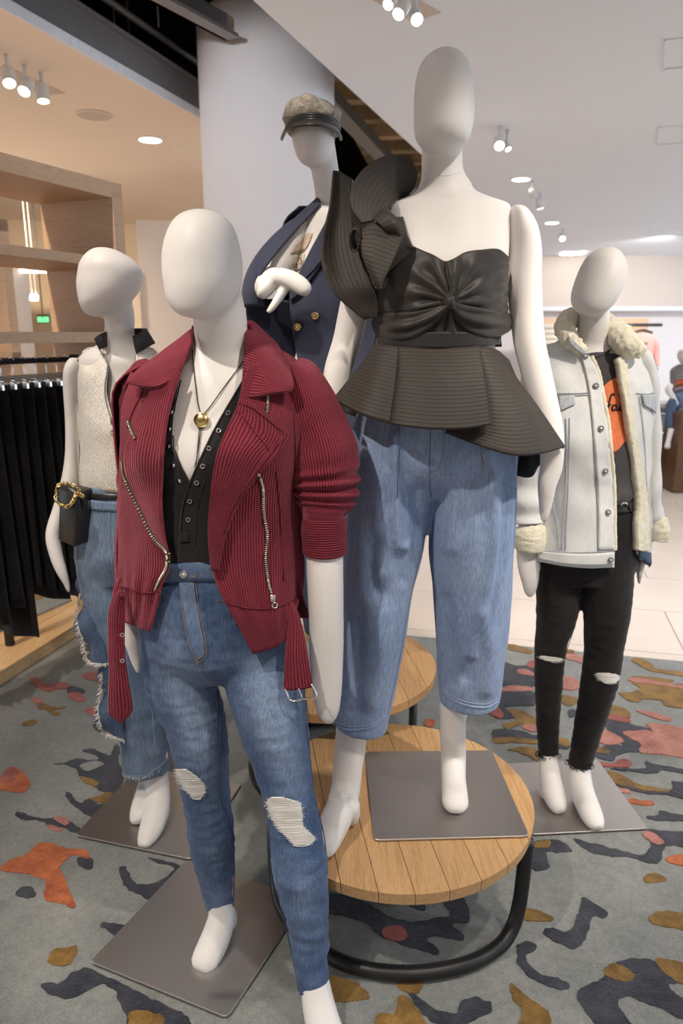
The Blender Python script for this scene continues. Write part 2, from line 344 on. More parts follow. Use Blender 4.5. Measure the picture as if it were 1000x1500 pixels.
M = dict(
 body=m_plain('mannequin_lacquer', (.76, .73, .71), .48, 0, .35, .015, 5),
 plate=m_metal('brushed_steel', (.50, .47, .45), .42, (40, 1, 1)),
 cord=m_cord('burgundy_corduroy', (.18, .020, .036), (.275, .042, .066)),
 zipm=m_metal('zip_brass', (.72, .66, .52), .3), chrome=m_metal('chrome', (.8, .8, .8), .15), gold=m_metal('gold', (.80, .62, .28), .22),
 black=m_cloth('black_jersey', (.012, .012, .013), (.022, .021, .022), .8), blackden=m_denim('black_denim', (.010, .009, .010), (.022, .020, .020), .5, .2),
 denA=m_denim('mid_blue_denim', (.038, .074, .168), (.22, .30, .45), .42, .35, .42), denC=m_denim('light_blue_denim', (.185, .262, .435), (.265, .35, .53), .45, .3),
 denL=m_denim('faded_blue_denim', (.095, .14, .225), (.18, .245, .345)), denD=m_denim('dark_blue_denim', (.045, .075, .14), (.08, .12, .20)),
 denR=m_denim('bleached_denim', (.64, .67, .69), (.80, .80, .78), .48, .22), denRs=m_denim('bleached_denim_seam', (.36, .40, .46), (.58, .60, .62), .5, .3),
 fur=m_pile('cream_sherpa', (.86, .80, .60), (.95, .91, .76), 40), thread=m_cloth('white_thread', (.72, .70, .66), (.86, .84, .80), .9), othread=m_plain('tan_thread', (.36, .25, .14), .8),
 bthread=m_plain('pale_blue_thread', (.34, .42, .52), .8), quilt=m_quilt('charcoal_quilted_twill', (.011, .009, .0075), (.034, .0275, .0230)), twill=m_cloth('charcoal_twill', (.025, .0215, .0195), (.036, .031, .028), .42),
 band=m_cloth('black_satin_band', (.018, .017, .018), (.028, .026, .027), .5), knit=m_glit('silver_lurex_knit'), navy=m_cloth('navy_wool', (.030, .034, .062), (.045, .050, .082), .8), navylin=m_cloth('navy_lining', (.008, .010, .02), (.012, .014, .03), .5),
 white=m_cloth('white_jersey', (.78, .75, .72), (.84, .82, .79), .85), tee=m_cloth('charcoal_jersey', (.065, .058, .062), (.085, .078, .082), .85), orange=m_plain('orange_print', (.82, .22, .09), .7, 0, .3, .12, 60), lilac=m_plain('lilac_print', (.66, .42, .68), .7), ink=m_plain('black_ink', (.02, .016, .018), .7),
 sepia=m_plain('brown_print', (.25, .17, .11), .8, 0, .2, .3, 60), sepia2=m_plain('pale_brown_print', (.58, .47, .37), .8, 0, .2, .2, 60), redprint=m_plain('red_print', (.6, .12, .08), .7),
 tweed=m_pile('grey_tweed', (.20, .17, .14), (.40, .36, .31), 60, .1), leather=m_plain('black_leather', (.018, .017, .017), .35, 0, .5, .2, 80), strap=m_plain('dark_cord', (.03, .025, .02), .6),
 oak=m_wood('oak_table', (.46, .26, .115), (.60, .37, .18), (34, 1.6, 34), .4, 3), shelf=m_wood('pale_oak_shelf', (.50, .33, .20), (.58, .39, .25), (1, 1, 14), .5, 5), shelfh=m_wood('pale_oak_board', (.50, .33, .20), (.58, .39, .25), (14, 1, 14), .5, 4),
 plank=m_wood('oak_platform', (.52, .33, .16), (.63, .42, .22), (8, .8, 8), .45), blackm=m_plain('black_steel', (.012, .012, .013), .4, 0, .5), dwood=m_wood('dark_wood', (.07, .035, .02), (.12, .06, .03)),
 rug=m_pile('rug_grey_teal', (.185, .197, .190), (.285, .292, .278), 3.2), rnavy=m_pile('rug_navy', (.014, .017, .028), (.045, .048, .066), 14), rgold=m_pile('rug_ochre', (.13, .065, .010), (.30, .165, .030), 18), rpink=m_pile('rug_rose', (.33, .12, .09), (.50, .22, .17), 14), rred=m_pile('rug_red', (.26, .06, .05), (.42, .12, .09), 16), rorange=m_pile('rug_orange', (.33, .07, .018), (.55, .15, .045), 16),
 tile=m_plain('beige_tile', (.72, .62, .54), .18, 0, .5, .04, 2), grout=m_plain('grout', (.55, .45, .37), .8), ceil=m_plain('ceiling_paint', (.80, .82, .87), .9, 0, .1, .01, 1), ceill=m_plain('ceiling_paint_warm', (.86, .74, .63), .9, 0, .1, .01, 1), wall=m_plain('wall_paint', (.66, .58, .52), .9, 0, .1, .01, 1), wallw=m_plain('wall_white', (.80, .77, .78), .9, 0, .1, .01, 1), wallwarm=m_plain('wall_warm', (.78, .62, .45), .9, 0, .1, .01, 1), col=m_plain('column_paint', (.80, .79, .82), .7, 0, .2, .01, 1),
 fascia=m_plain('grey_metal_trim', (.22, .22, .235), .45, .2), trimw=m_plain('white_trim', (.76, .79, .86), .6), dark=m_plain('dark_void', (.018, .013, .009), .95, 0, .05, .4, 2), deck=m_plain('sprayed_deck', (.42, .31, .19), .95, 0, .05, .5, 3), duct=m_plain('duct', (.16, .15, .14), .6), steel=m_plain('dull_steel', (.24, .24, .25), .5, .3),
 lamp=m_emit('lamp_glow', (1, .93, .82), 9), lampw=m_plain('lamp_housing', (.68, .68, .67), .4), exitg=m_emit('exit_green', (.15, .9, .3), 1.2), cove=m_emit('cove_glow', (1, .92, .85), 1.1), grille=m_plain('speaker_grille', (.60, .52, .45), .8), pink=m_cloth('pink_fleece', (.62, .27, .24), (.72, .36, .32), .9), greytee=m_cloth('grey_marl', (.20, .19, .19), (.27, .26, .26), .9), hblack=m_cloth('black_trousers', (.006, .005, .006), (.014, .012, .013), .9, 10),
 clear=m_plain('hanger_plastic', (.62, .56, .46), .3, 0, .5), stone=m_plain('pendant_stone', (.72, .68, .55), .12, .9), cream=m_plain('cream_knit', (.70, .64, .54), .9))

# ================================================================== SETTING
floor = struct('floor', box(-9, 9, -3, 17, -.05, -.006), M['grout'])
struct('wall_light_block', box(-9, 9, -3.15, -3.0, 0, 3.0), M['wall'])  # unseen wall added behind the camera to block frontal ambient light
# tiled floor: large rectangular tiles laid at the room's angle, recessed joints
yaw = math.radians(-14); ta = np.array([math.cos(yaw), math.sin(yaw)]); tb = np.array([-math.sin(yaw), math.cos(yaw)])
tw, tl = 1.2, .6; tmesh = None; ntile = 0
for j in range(-1, 22):
    for i in range(-5, 9):
        o = np.array([-.2, 3.1])+ta*(i*tw+(j % 2)*tw/2)+tb*j*tl; c = o+ta*tw/2+tb*tl/2
        if not (-4.2 < c[0] < 7.2 and 2.6 < c[1] < 14.5) or c[0] < -1.0 and c[1] < 5.2: continue
        if abs(c[0]) > .62*c[1]+.8: continue
        if tmesh is None:
            g = bevel(obox((-tw/2+.003, -tl/2+.003), (tw-.006, 0), (0, tl-.006), -.02, 0), .0015, 1)
            to = mk('floor_tile', g, M['tile'], floor, False); tmesh = to.data
        else:
            to = bpy.data.objects.new('floor_tile', tmesh); COL.objects.link(to); to.parent = floor
        to.location = (c[0], c[1], 0); to.rotation_euler = (0, 0, yaw); ntile += 1

# ---- rug: a thick hand-tufted pile with raised coloured motifs
rb0, rb1 = onz(610, 935, 0)[:2], onz(1000, 972, 0)[:2]; rd = unit(rb1-rb0)
pe = onz(0, 1008, 0)[:2]; pd = unit(onz(120, 930, 0)[:2]-pe); pn = np.array([-pd[1], pd[0]])   # platform edge, pn points left
ti = np.linalg.solve(np.array([pd, -rd]).T, rb0-pe)
rugpoly = [pe+pd*ti[0]-pn*.004, rb0+rd*4.5, rb0+rd*4.5+np.array([-.6, -4.2]), pe-pd*4.2-pn*.004]
RT = .012
rug = thing('rug', (0, 1.6, 0), 'large grey-teal tufted rug with navy, ochre, rose and orange blotches', 'rug')
mk('pile', prism(rugpoly, .0005, RT), M['rug'], rug, False)
MOT = []
def mot(ox, oy, s, c, *polys):
    for p in polys: MOT.append((c, [(ox+x/s, oy+y/s) for x, y in zip(p[::2], p[1::2])]))
z5 = (0, 1100, 3.3333); z4 = (0, 820, 5.0); z6 = (500, 1200, 2.0); z7 = (740, 900, 3.846)
mot(*z5, 'rorange', (0,575,60,530,130,505,185,455,240,450,300,470,360,480,420,485,440,520,410,525,360,510,310,540,290,580,325,640,345,700,370,745,350,772,300,750,215,718,225,640,185,620,120,600,50,595),
    (-30,150,30,110,60,80,110,105,145,150,130,190,80,205,20,195,-30,190))
mot(*z5, 'rnavy', (78,300,110,300,165,325,240,330,290,325,340,345,380,370,395,400,360,400,300,375,240,365,190,340,120,340,85,320), (320,200,345,210,385,255,430,235,480,260,520,260,490,300,450,322,400,300,350,260,325,225),
    (265,62,320,55,370,40,430,45,480,40,450,15,400,0,450,-10,500,10,540,20,560,-30,585,-10,580,60,610,120,560,215,500,200,440,170,390,130,370,90,320,70),
    (85,680,115,660,170,680,170,715,120,720,85,705), (380,520,440,520,455,550,440,580,400,570,380,545),
    (585,570,610,565,630,600,660,645,720,655,790,630,845,575,780,548,720,520,780,530,885,565,850,610,790,660,735,728,670,700,620,670,590,620), (490,850,520,838,570,845,620,860,580,900,540,890),
    (195,1150,230,1130,300,1130,340,1090,400,1065,450,1075,560,1120,640,1160,760,1220,870,1270,920,1310,915,1400,640,1400,620,1290,585,1240,560,1170,500,1140,460,1150,400,1190,320,1208,260,1190))
mot(*z5, 'rpink', (270,325,310,325,340,350,320,365,280,350), (225,365,265,370,310,390,260,393))
mot(*z5, 'rgold', (430,235,480,225,520,205,560,215,520,258,470,250), (385,125,430,135,480,155,470,175,420,160), (235,1010,270,970,330,960,375,955,375,990,340,1040,290,1058,240,1040), (625,1285,680,1270,740,1280,795,1310,780,1390,650,1390))
mot(*z5, 'rug', (390,75,420,58,470,52,505,65,480,85,420,98))
mot(*z5, 'rred', (0,150,20,105,55,80,85,110,70,140,30,158))
mot(*z4, 'rred', (210,875,265,865,310,905,380,915,450,900,510,915,490,945,420,950,350,968,290,945,240,905), (500,985,570,970,630,1020,600,1042,530,1025), (600,850,640,830,770,820,770,860,740,920,690,885,620,875), (635,1100,670,1083,705,1090,695,1145,650,1130))
mot(*z4, 'rnavy', (490,940,520,925,620,955,600,978,560,965,510,985), (680,1215,700,1205,740,1240,735,1262,690,1240))
mot(*z4, 'rgold', (280,1060,330,1060,400,1080,480,1075,470,1090,400,1100,450,1130,400,1140,340,1105,290,1095), (160,1200,200,1180,265,1185,240,1215,180,1220)); mot(*z4, 'rpink', (235,1015,290,1015,330,1045,280,1055,245,1045))
mot(*z6, 'rnavy', (-60,215,60,240,130,280,200,300,280,290,320,280,300,240,350,225,375,280,370,300,320,310,358,340,350,356,290,345,255,355,285,385,275,398,190,370,120,345,60,300,-60,265),
    (195,515,220,515,260,550,330,570,350,535,400,525,438,540,430,570,380,590,330,620,270,600,230,560), (705,228,735,245,778,275,770,293,735,290,720,340,690,380,640,365,600,345,592,322,620,318,670,330,690,285,700,260),
    (515,370,545,360,570,370,565,390,545,395,545,420,575,450,620,465,663,480,660,497,610,493,560,470,525,440,513,405), (690,515,720,485,760,475,790,430,850,410,910,415,940,440,985,475,960,490,1010,540,1040,600,950,565,880,535,830,520,810,545,850,605,840,640,760,620,720,570),
    (525,120,560,95,560,70,600,62,640,65,675,92,640,98,600,100,608,140,580,152,540,140), (680,60,730,70,790,85,880,105,905,70,890,30,940,35,1040,40,1040,85,950,80,925,130,850,115,780,108,725,95), (180,240,235,240,243,265,215,262))
mot(*z6, 'rred', (125,325,160,312,193,335,180,358,130,350))
mot(*z6, 'rgold', (-50,460,40,480,82,515,60,533,-40,530), (165,455,243,455,230,505,195,510,165,490), (105,575,150,570,175,520,200,530,230,570,260,640,110,640), (495,485,520,500,570,540,610,570,600,640,505,640,530,570,500,520), (505,262,540,262,615,285,610,300,550,298,520,285),
    (768,440,800,425,855,455,845,475,790,470), (920,410,950,410,1030,440,1030,490,985,480,930,435), (903,290,925,273,970,272,1030,285,1030,325,950,318,910,305), (885,170,920,160,953,178,930,187,895,187), (560,68,610,65,605,83,560,83))
mot(*z6, 'rorange', (950,118,985,105,1040,110,1040,140,980,135)); mot(*z6, 'rpink', (885,45,905,40,943,65,930,75,895,58))
mot(*z7, 'rgold', (10,170,60,175,150,205,140,222,60,210,15,195), (705,255,760,250,830,285,850,308,1010,330,1010,350,840,325,780,305,730,275), (725,350,940,370,930,390,1030,410,1030,525,900,515,880,490,780,480,740,498,680,480,640,445,700,440,760,420,720,390), (590,520,640,520,695,550,700,585,620,575,580,590), (310,460,400,475,395,510,330,510),
    (10,540,90,545,170,590,180,640,100,620,20,650,-20,620,60,600), (-60,700,80,698,185,715,185,735,60,725,-60,725), (15,760,120,750,180,770,185,830,130,800,60,775), (290,695,360,715,350,745,300,730), (490,750,550,755,585,780,500,780), (555,885,600,890,680,920,760,965,920,990,900,1003,760,990,650,965,600,940), (330,200,385,205,380,222,330,215), (-330,760,-290,752,-250,790,-280,800))
mot(*z7, 'rpink', (345,225,400,230,450,250,445,280,390,265,345,250), (690,370,750,360,880,385,1030,412,1030,425,860,400,740,385), (740,545,810,550,900,575,940,595,900,602,820,580), (660,665,720,660,790,655,830,660,800,615,1030,660,1030,800,880,790,760,780,760,730,700,700), (520,660,560,655,640,690,660,720,600,740,530,725), (320,350,400,365,415,400,410,425,325,420), (-20,415,60,405,155,420,120,435,-20,438), (65,320,110,310,160,335,160,350,90,340), (95,630,140,622,180,640,180,662,120,655), (780,1250,800,1225,890,1290,840,1295), (630,985,690,990,710,1010,650,1010))
mot(*z7, 'rred', (480,830,600,845,650,820,700,830,710,850,680,866,600,862,490,850), (580,575,640,575,705,600,690,612,600,600), (125,275,165,262,160,305,130,300), (-120,540,-60,520,-10,570,-30,590,-90,565))
mot(*z7, 'rorange', (668,1045,740,1048,825,1060,833,1072,800,1078,700,1065), (-450,600,-410,592,-395,615,-420,640,-455,625))
mot(*z7, 'rnavy', (560,600,640,600,740,630,830,650,825,672,740,655,660,660,690,700,760,735,760,775,680,750,640,720,580,660), (-60,270,60,290,165,300,165,400,100,420,165,450,165,510,80,515,-60,495), (-60,650,90,660,190,690,280,690,360,740,330,760,180,720,60,700,-60,720), (510,800,560,740,640,740,760,770,640,790,600,830), (790,825,830,845,1030,880,1030,905,900,880,820,900,640,880,600,870,780,870), (600,950,700,975,800,1000,935,990,945,945,1030,960,1030,1045,920,1020,780,1010,650,975), (800,1140,860,1135,870,1108,940,1125,1030,1140,1030,1165,900,1165,810,1155), (355,545,385,535,400,570,360,580), (-100,480,-40,470,20,560,60,580,-20,590,-90,540))
# the pattern goes on over the rest of the rug
def inpoly(p, poly):
    r = False
    for i in range(len(poly)):
        a, b = poly[i], poly[i-1]
        if (a[1] > p[1]) != (b[1] > p[1]) and p[0] < (b[0]-a[0])*(p[1]-a[1])/(b[1]-a[1])+a[0]: r = not r
    return r
cs_ = ['rnavy', 'rgold', 'rnavy', 'rpink', 'rgold', 'rorange', 'rnavy', 'rred']; EXTRA = []
for k in range(400):
    c = np.array([random.uniform(-2.6, 4.4), random.uniform(-1.2, 3.3)]); z_ = -HC; d_ = c[1]*cp+HC*sp; qx = 500+F*c[0]/max(d_, .05); qy = 750-F*(c[1]*sp-HC*cp)/max(d_, .05)
    if (d_ > .1 and -90 < qx < 1090 and qy < 1600) or not inpoly(c+[.2, 0], rugpoly) or not inpoly(c-[.2, 0], rugpoly) or not inpoly(c-[0, .15], rugpoly) or not inpoly(c+[0, .15], rugpoly): continue
    if any(np.linalg.norm(c-e[0]) < .24 for e in EXTRA): continue
    L1, L2, a0 = random.uniform(.05, .17), random.uniform(.03, .06), random.uniform(0, 3.14)
    pts = [c+np.array([math.cos(a0)*L1*math.cos(t)-math.sin(a0)*L2*math.sin(t), math.sin(a0)*L1*math.cos(t)+math.cos(a0)*L2*math.sin(t)])*(1+.45*noise.noise(Vector((k, math.cos(t)*1.3, math.sin(t)*1.3)))) for t in np.linspace(0, 2*np.pi, 10, endpoint=False)]
    EXTRA.append((c, cs_[len(EXTRA) % 8], pts))
lay = dict(rnavy=.0015, rgold=.0022, rpink=.0028, rred=.0031, rorange=.0025, rug=.0026)
for k, (c, p) in enumerate(MOT+[(c_, p_) for _, c_, p_ in EXTRA]):
    q = np.array([onz(x, y, RT)[:2] for x, y in p]) if k < len(MOT) else np.array(p); q = crc(q, max(24, len(q)*6))
    q = q+np.array([[noise.noise(Vector((a*60, b*60, k))), noise.noise(Vector((a*60, b*60, k+50.5)))] for a, b in q])*.006
    mk('tufted_motif', prism(q, RT-.002, RT+lay[c]+.00002*k), M[c], rug, False)

# ---- wooden platform under the clothes rail, with its own rug
plat = thing('wooden_platform', (pe[0], pe[1], 0), 'low pale oak platform under the rail of black trousers', 'platform')
pw = .19
for i in range(14):
    o = pe-pd*2.0+pn*(i*pw); mk('plank', bevel(obox(o, pd*3.95, pn*(pw-.003), 0.003 if i else .001, .075), .002, 1), M['plank'], plat, False)
r2 = thing('small_rug', (-2.2, 3.6, .075), 'grey patterned rug lying on the oak platform', 'rug')
def P2(px, py): return onz(px, py, .085)[:2]
rp = [P2(-60, 935), P2(0, 924), P2(105, 878), P2(60, 868), P2(0, 862), P2(-80, 858)]
mk('pile', prism(rp, .0755, .086), M['rug'], r2, False)
for c, p in (('rpink', (0,905,18,898,35,880,22,878,25,893,40,900,48,906,20,910,0,912)), ('rgold', (32,873,48,868,63,875,55,879,42,877)), ('rred', (12,882,30,877,42,888,20,892)), ('rnavy', (18,911,32,908,34,913,22,915)), ('rnavy', (0,868,20,871,10,874,0,873))):
    q = crc([P2(x, y) for x, y in zip(p[::2], p[1::2])], 30); mk('tufted_motif', prism(q, .084, .0875), M[c], r2, False)

# ---- ceilings with the dark open strip between them
CZ = 3.0
la, lb = onz(0, 12, CZ)[:2], onz(303, 180, CZ)[:2]; ld = unit(lb-la)
ra_, rb_ = onz(370, 0, CZ)[:2], onz(615, 225, CZ)[:2]; rdv = unit(rb_-ra_)
cl0, cl1 = la-ld*5, la+ld*14; cr0, cr1 = ra_-rdv*5, ra_+rdv*13.2
ceil = struct('ceiling', prism([cl0, cl1, (-9, 16), (-9, -3)][::-1], CZ+.001, CZ+.03), M['ceill'])
ceil2 = struct('ceiling_right', prism([cr0, (9, -3), (9, 16.5), (cr1[0]+.1, 16.5), cr1], CZ+.001, CZ+.12), M['ceil'])
n1 = np.array([ld[1], -ld[0]])
struct('trim_1', obox(cl0, ld*19, n1*.012, CZ, CZ+.055), M['trimw'])
struct('trim_2', obox(cl0-n1*.03, ld*19, n1*.02, CZ+.055, CZ+.24), M['fascia'])
struct('trim_3', obox(cl0, ld*19, n1*.02, CZ+.225, CZ+.24), M['steel'])
struct('ceiling_void', prism([(-9, -3), (9, -3), (9, 17), (-9, 17)], 4.4, 4.45), M['dark'])
for k_, b_ in enumerate(((-9, 9, 16.4, 16.5), (8.9, 9, -3, 16.5), (-9, -8.9, -3, 16.5), (-9, 9, -3.1, -3))): struct('wall_upper', box(*b_, 3.05, 4.4), M['dark'])
struct('wall_side', box(-8.6, -8.5, 4.5, 11, 0, 3.0), M['wallwarm'])
deckp = struct('ceiling_deck', prism([np.array([-.4, 5.8]), (1.6, 5.6), (3.2, 12), (.6, 12)], 3.75, 3.85), M['deck'])
for k in range(9):   # sprayed ribs of the deck
    y = 6.0+k*.62; struct('ceiling_rib', obox((-.5+k*.18, y), (2.2, -.25), (.02, .16), 3.60, 3.76), M['deck'])
for k, (a, b, r, m) in enumerate((((-1.55, 4.2, 3.42), (-.55, 7.2, 3.42), .022, 'steel'), ((-2.2, 3.0, 3.75), (-.2, 7.5, 3.7), .05, 'duct'), ((-1.4, 3.4, 3.9), (.9, 9, 3.85), .03, 'steel'), ((.1, 6.3, 3.45), (2.4, 11, 3.45), .05, 'duct'), ((.5, 5.9, 3.4), (2.2, 9.4, 3.4), .03, 'steel'))):
    p = mk('ceiling_pipe', tube([a, b], r, 10, smooth=False), M[m]); p['kind'] = 'structure'
b0 = onz(215, 0, 3.22)[:2]; b1 = onz(330, 60, 3.22)[:2]; bd = unit(b1-b0)
bm_ = struct('ceiling_beam', join([obox(b0-bd*2, bd*(np.linalg.norm(b1-b0)+2), np.array([bd[1], -bd[0]])*.10, 3.22, 3.24), obox(b0-bd*2+np.array([bd[1], -bd[0]])*.0, bd*(np.linalg.norm(b1-b0)+2), np.array([bd[1], -bd[0]])*.02, 3.22, 3.36)]), M['steel'])
b0 = onz(480, 165, 3.3)[:2]; b1 = onz(585, 270, 3.3)[:2]; bd = unit(b1-b0)
struct('ceiling_beam', obox(b0-bd*.3, bd*(np.linalg.norm(b1-b0)+2), np.array([bd[1], -bd[0]])*.14, 3.3, 3.4), M['duct'])
for px, py in ((168, 45), (232, 40), (190, 70)):
    p = onz(px, py, 3.42); r = mk('ceiling_rod', tube([p, p+np.array([0, 0, 1.])], .006, 6, smooth=False), M['steel']); r['kind'] = 'structure'
# ---- column
cc = at(397, 400, 5.3); cR = 93*cdepth(cc)/F
th = np.linspace(0, 2*np.pi, 64, endpoint=False)
Rg = np.array([[(cc[0]+r*math.cos(t), cc[1]+r*math.sin(t), z) for t in th] for r, z in ((cR, 0), (cR, 3.46), (cR-.015, 3.50), (cR-.05, 3.52), (.3, 3.53))])
col = struct('column', rings(Rg), M['col'], True, 'round white column behind the mannequin in the grey cap')
# ---- walls
wb0 = np.array([1.2, 15.2]); wd = unit(np.array([1, -.08]))
wall_back = struct('wall_back', obox(wb0-wd*4.5, wd*14, np.array([.02, .15]), 0, 2.02), M['wallw'])
struct('wall_bulkhead', obox(wb0-wd*4.5-np.array([0, .35]), wd*14, np.array([.03, .5]), 2.02, 3.0), M['wall'])
struct('trim_4', obox(wb0-wd*4.5-np.array([0, .37]), wd*14, np.array([.0, .02]), 1.98, 2.06), M['trimw'])
wl = at(206, 440, 7.0)
struct('wall_partition', obox((wl[0], 7.0), (1.6, .45), (.02, .15), 0, 2.55), M['wall'])
struct('trim_5', obox((wl[0]-.07, 6.96), (.07, .02), (0, .12), 0, 2.1), M['wallwarm'])
struct('wall_left', obox((-8.2, 9.2), (6.8, 1.6), (-.02, .15), 0, 3.0), M['wallwarm'])
wl2 = at(0, 460, 7.6); wl3 = at(22, 460, 7.6)
struct('wall_pier', obox((-7.6, 7.6), (wl3[0]+7.6, 0), (0, .4), 0, 2.4), M['wallw'])
struct('trim_6', obox((-7.6, 7.55), (5.2, .3), (0, .06), 2.15, 2.2), M['cove'])
struct('trim_7', obox((wl3[0]+.2, 8.6), (1.8, .4), (0, .1), 1.62, 1.78), M['trimw'])

# ================================================================== CEILING FIXTURES
def cz(px, py, z=CZ): return onz(px, py, z)
dn = 0
for px, py, rr, lab in ((220, 204, 17, 'round recessed downlight in the warm ceiling above the oak shelf frame'), (763, 262, 13.5, 'round recessed downlight nearest to the tall mannequin\'s bare shoulder'), (808, 326, 10, 'round recessed downlight above the right-hand mannequin\'s head, smaller of the two')):
    c = cz(px, py); R_ = rr*cdepth(c)/F
    t = thing('downlight', (c[0], c[1], CZ), lab, 'downlight', 'recessed downlights')
    mk('trim_ring', torus((c[0], c[1], CZ-.002), (0, 0, 1), R_, .008, 28), M['lampw'], t); mk('lens', disc((c[0], c[1], CZ-.004), (0, 0, 1), R_*.97, .008, 28), M['lamp'], t, False)
c = cz(138, 168); R_ = 25*cdepth(c)/F; t = thing('ceiling_speaker', (c[0], c[1], CZ), 'flat round ceiling loudspeaker beside the three spotlights', 'speaker')
mk('grille', disc((c[0], c[1], CZ-.004), (0, 0, 1), R_, .01, 32), M['grille'], t, False); mk('rim', torus((c[0], c[1], CZ-.004), (0, 0, 1), R_, .007, 32), M['ceill'], t)
def spotfix(px, py, rpx, aim, lab, grp, z=CZ, warm='lamp'):
    c = at(px, py, Yz(px, py, z-.11)); r = rpx*cdepth(c)/F; a = unit(np.array(aim, float))
    t = thing('spotlight', (c[0], c[1], z), lab, 'spotlight', grp)
    mk('can', tube([c-a*r*1.5, c-a*r*1.2, c+a*r*1.1], [r*.8, r, r], 20, smooth=False), M['lampw'], t)
    mk('lens', disc(c+a*r*1.1, a, r*.84, .006, 20), M[warm], t, False)
    mk('bracket', tube([c-a*r*.4, (c[0], c[1], z)], .012, 8, smooth=False), M['lampw'], t)
    return c
gl = 'spotlights in a ceiling slot'
def slot(p0, p1, lab, wd_=.16):
    a = cz(*p0)[:2]; b = cz(*p1)[:2]; d = unit(b-a); n_ = np.array([d[1], -d[0]])*wd_
    tag(mk('light_slot', obox(a-n_/2, b-a, n_, CZ-.003, CZ+.0008), M['grille'], None, False, (a[0], a[1], CZ)), lab, 'light slot')
slot((0, 102), (80, 138), 'dark slot in the warm ceiling holding three spotlights')
spotfix(12, 113, 10, (.3, -.5, -1), 'white spotlight nearest the picture edge in the left ceiling slot', gl)
spotfix(38, 127, 9.5, (-.1, -.8, -1), 'middle white spotlight of three in the left ceiling slot', gl)
spotfix(62, 137, 9.5, (.1, -.1, -1), 'white spotlight pointing straight down in the left ceiling slot', gl)
slot((560, -12), (625, 25), 'dark slot in the grey ceiling above the tall mannequin')
spotfix(572, 0, 9, (-.5, -.6, -1), 'white spotlight cut by the top picture edge', gl)
spotfix(588, 14, 10, (-.6, -.7, -1), 'middle white spotlight in the slot above the tall mannequin', gl)
spotfix(608, 24, 10, (.2, -.9, -.8), 'brightest white spotlight in the slot above the tall mannequin', gl)
for px, py, r, aim, lab in ((731, 209, 8, (-.1, -.8, -.7), 'grey spotlight beside the tall mannequin\'s jaw'), (742, 214, 5, (.4, -.5, -1), 'small spotlight half hidden behind a larger one beside the tall mannequin\'s jaw'), (779, 283, 4.5, (.3, .5, -.6), 'small white spotlight facing away above the tall mannequin\'s shoulder'), (790, 299, 5.5, (.3, .2, -1), 'white spotlight just below another above the tall mannequin\'s shoulder'), (823, 347, 4.5, (-.1, -.8, -.6), 'tiny bright spotlight just left of the right-hand mannequin\'s head')):
    spotfix(px, py, r, aim, lab, 'small ceiling spotlights')
for px, py in ((827, 372), (838, 372), (851, 371), (837, 388), (847, 387)):
    c = cz(px, py, CZ-.02); s = 4*cdepth(c)/F
    tag(mk('panel_light', box(c[0]-s, c[0]+s, c[1]-.12, c[1]+.12, CZ-.03, CZ-.008), M['lamp'], None, False, (c[0], c[1], CZ-.03)), 'tiny glowing ceiling light far away beside the right-hand mannequin\'s head', 'ceiling light', 'far ceiling lights')
for px, py, lab in ((47, 458, 'pair light far behind the oak shelf frame, left one'), (53, 458, 'pair light far behind the oak shelf frame, right one')):
    p = at(px, py-26, 7.2); t = thing('far_spotlight', (p[0], p[1], CZ), lab, 'spotlight', 'far spotlights')
    mk('lens', tube([p, p+np.array([0, -.02, -.05])], .018, 12, smooth=False), M['lamp'], t, False); mk('stem', tube([p, (p[0], p[1], CZ+.002)], .006, 6, smooth=False), M['lampw'], t)
# access panels and air slot drawn as thin raised frames
def frame(pts, lab, nm, cat, w=.012):
    q = [cz(*p) for p in pts]; c = np.mean(q, 0)
    t = thing(nm, (c[0], c[1], CZ), lab, cat)
    for k in range(len(q)):
        a, b = q[k][:2], q[(k+1) % len(q)][:2]; d = unit(b-a); mk('frame_edge', obox(a, b-a, np.array([d[1], -d[0]])*w, CZ-.006, CZ+.0005), M['ceil'], t, False)
frame([(972, 58), (970, 102), (1075, 90), (1080, 45)], 'square access panel in the grey ceiling nearest the camera', 'access_panel', 'access panel')
frame([(963, 186), (961, 212), (1045, 207), (1050, 180)], 'square access panel further back in the grey ceiling', 'access_panel', 'access panel')
frame([(950, 337), (948, 345), (1040, 343), (1040, 335)], 'long narrow air vent in the ceiling at the right edge', 'air_vent', 'vent', .03)
c = cz(255, 219); tag(mk('smoke_detector', disc((c[0], c[1], CZ-.008), (0, 0, 1), .06, .02, 20), M['ceill'], None, False, (c[0], c[1], CZ)), 'small flat ceiling detector beside the warm downlight', 'detector')
p = at(63, 467, 8.4); t = thing('exit_sign', p, 'small green lit exit sign behind the oak shelf frame', 'exit sign'); mk('housing', box(p[0]-.07, p[0]+.07, p[1], p[1]+.04, p[2]-.045, p[2]+.05), M['steel'], t, False); mk('hanging_rod', tube([p, (p[0], p[1]+.02, CZ+.01)], .008, 6, smooth=False), M['steel'], t); mk('lit_face', box(p[0]-.062, p[0]+.062, p[1]-.004, p[1], p[2]-.035, p[2]+.02), M['exitg'], t, False)

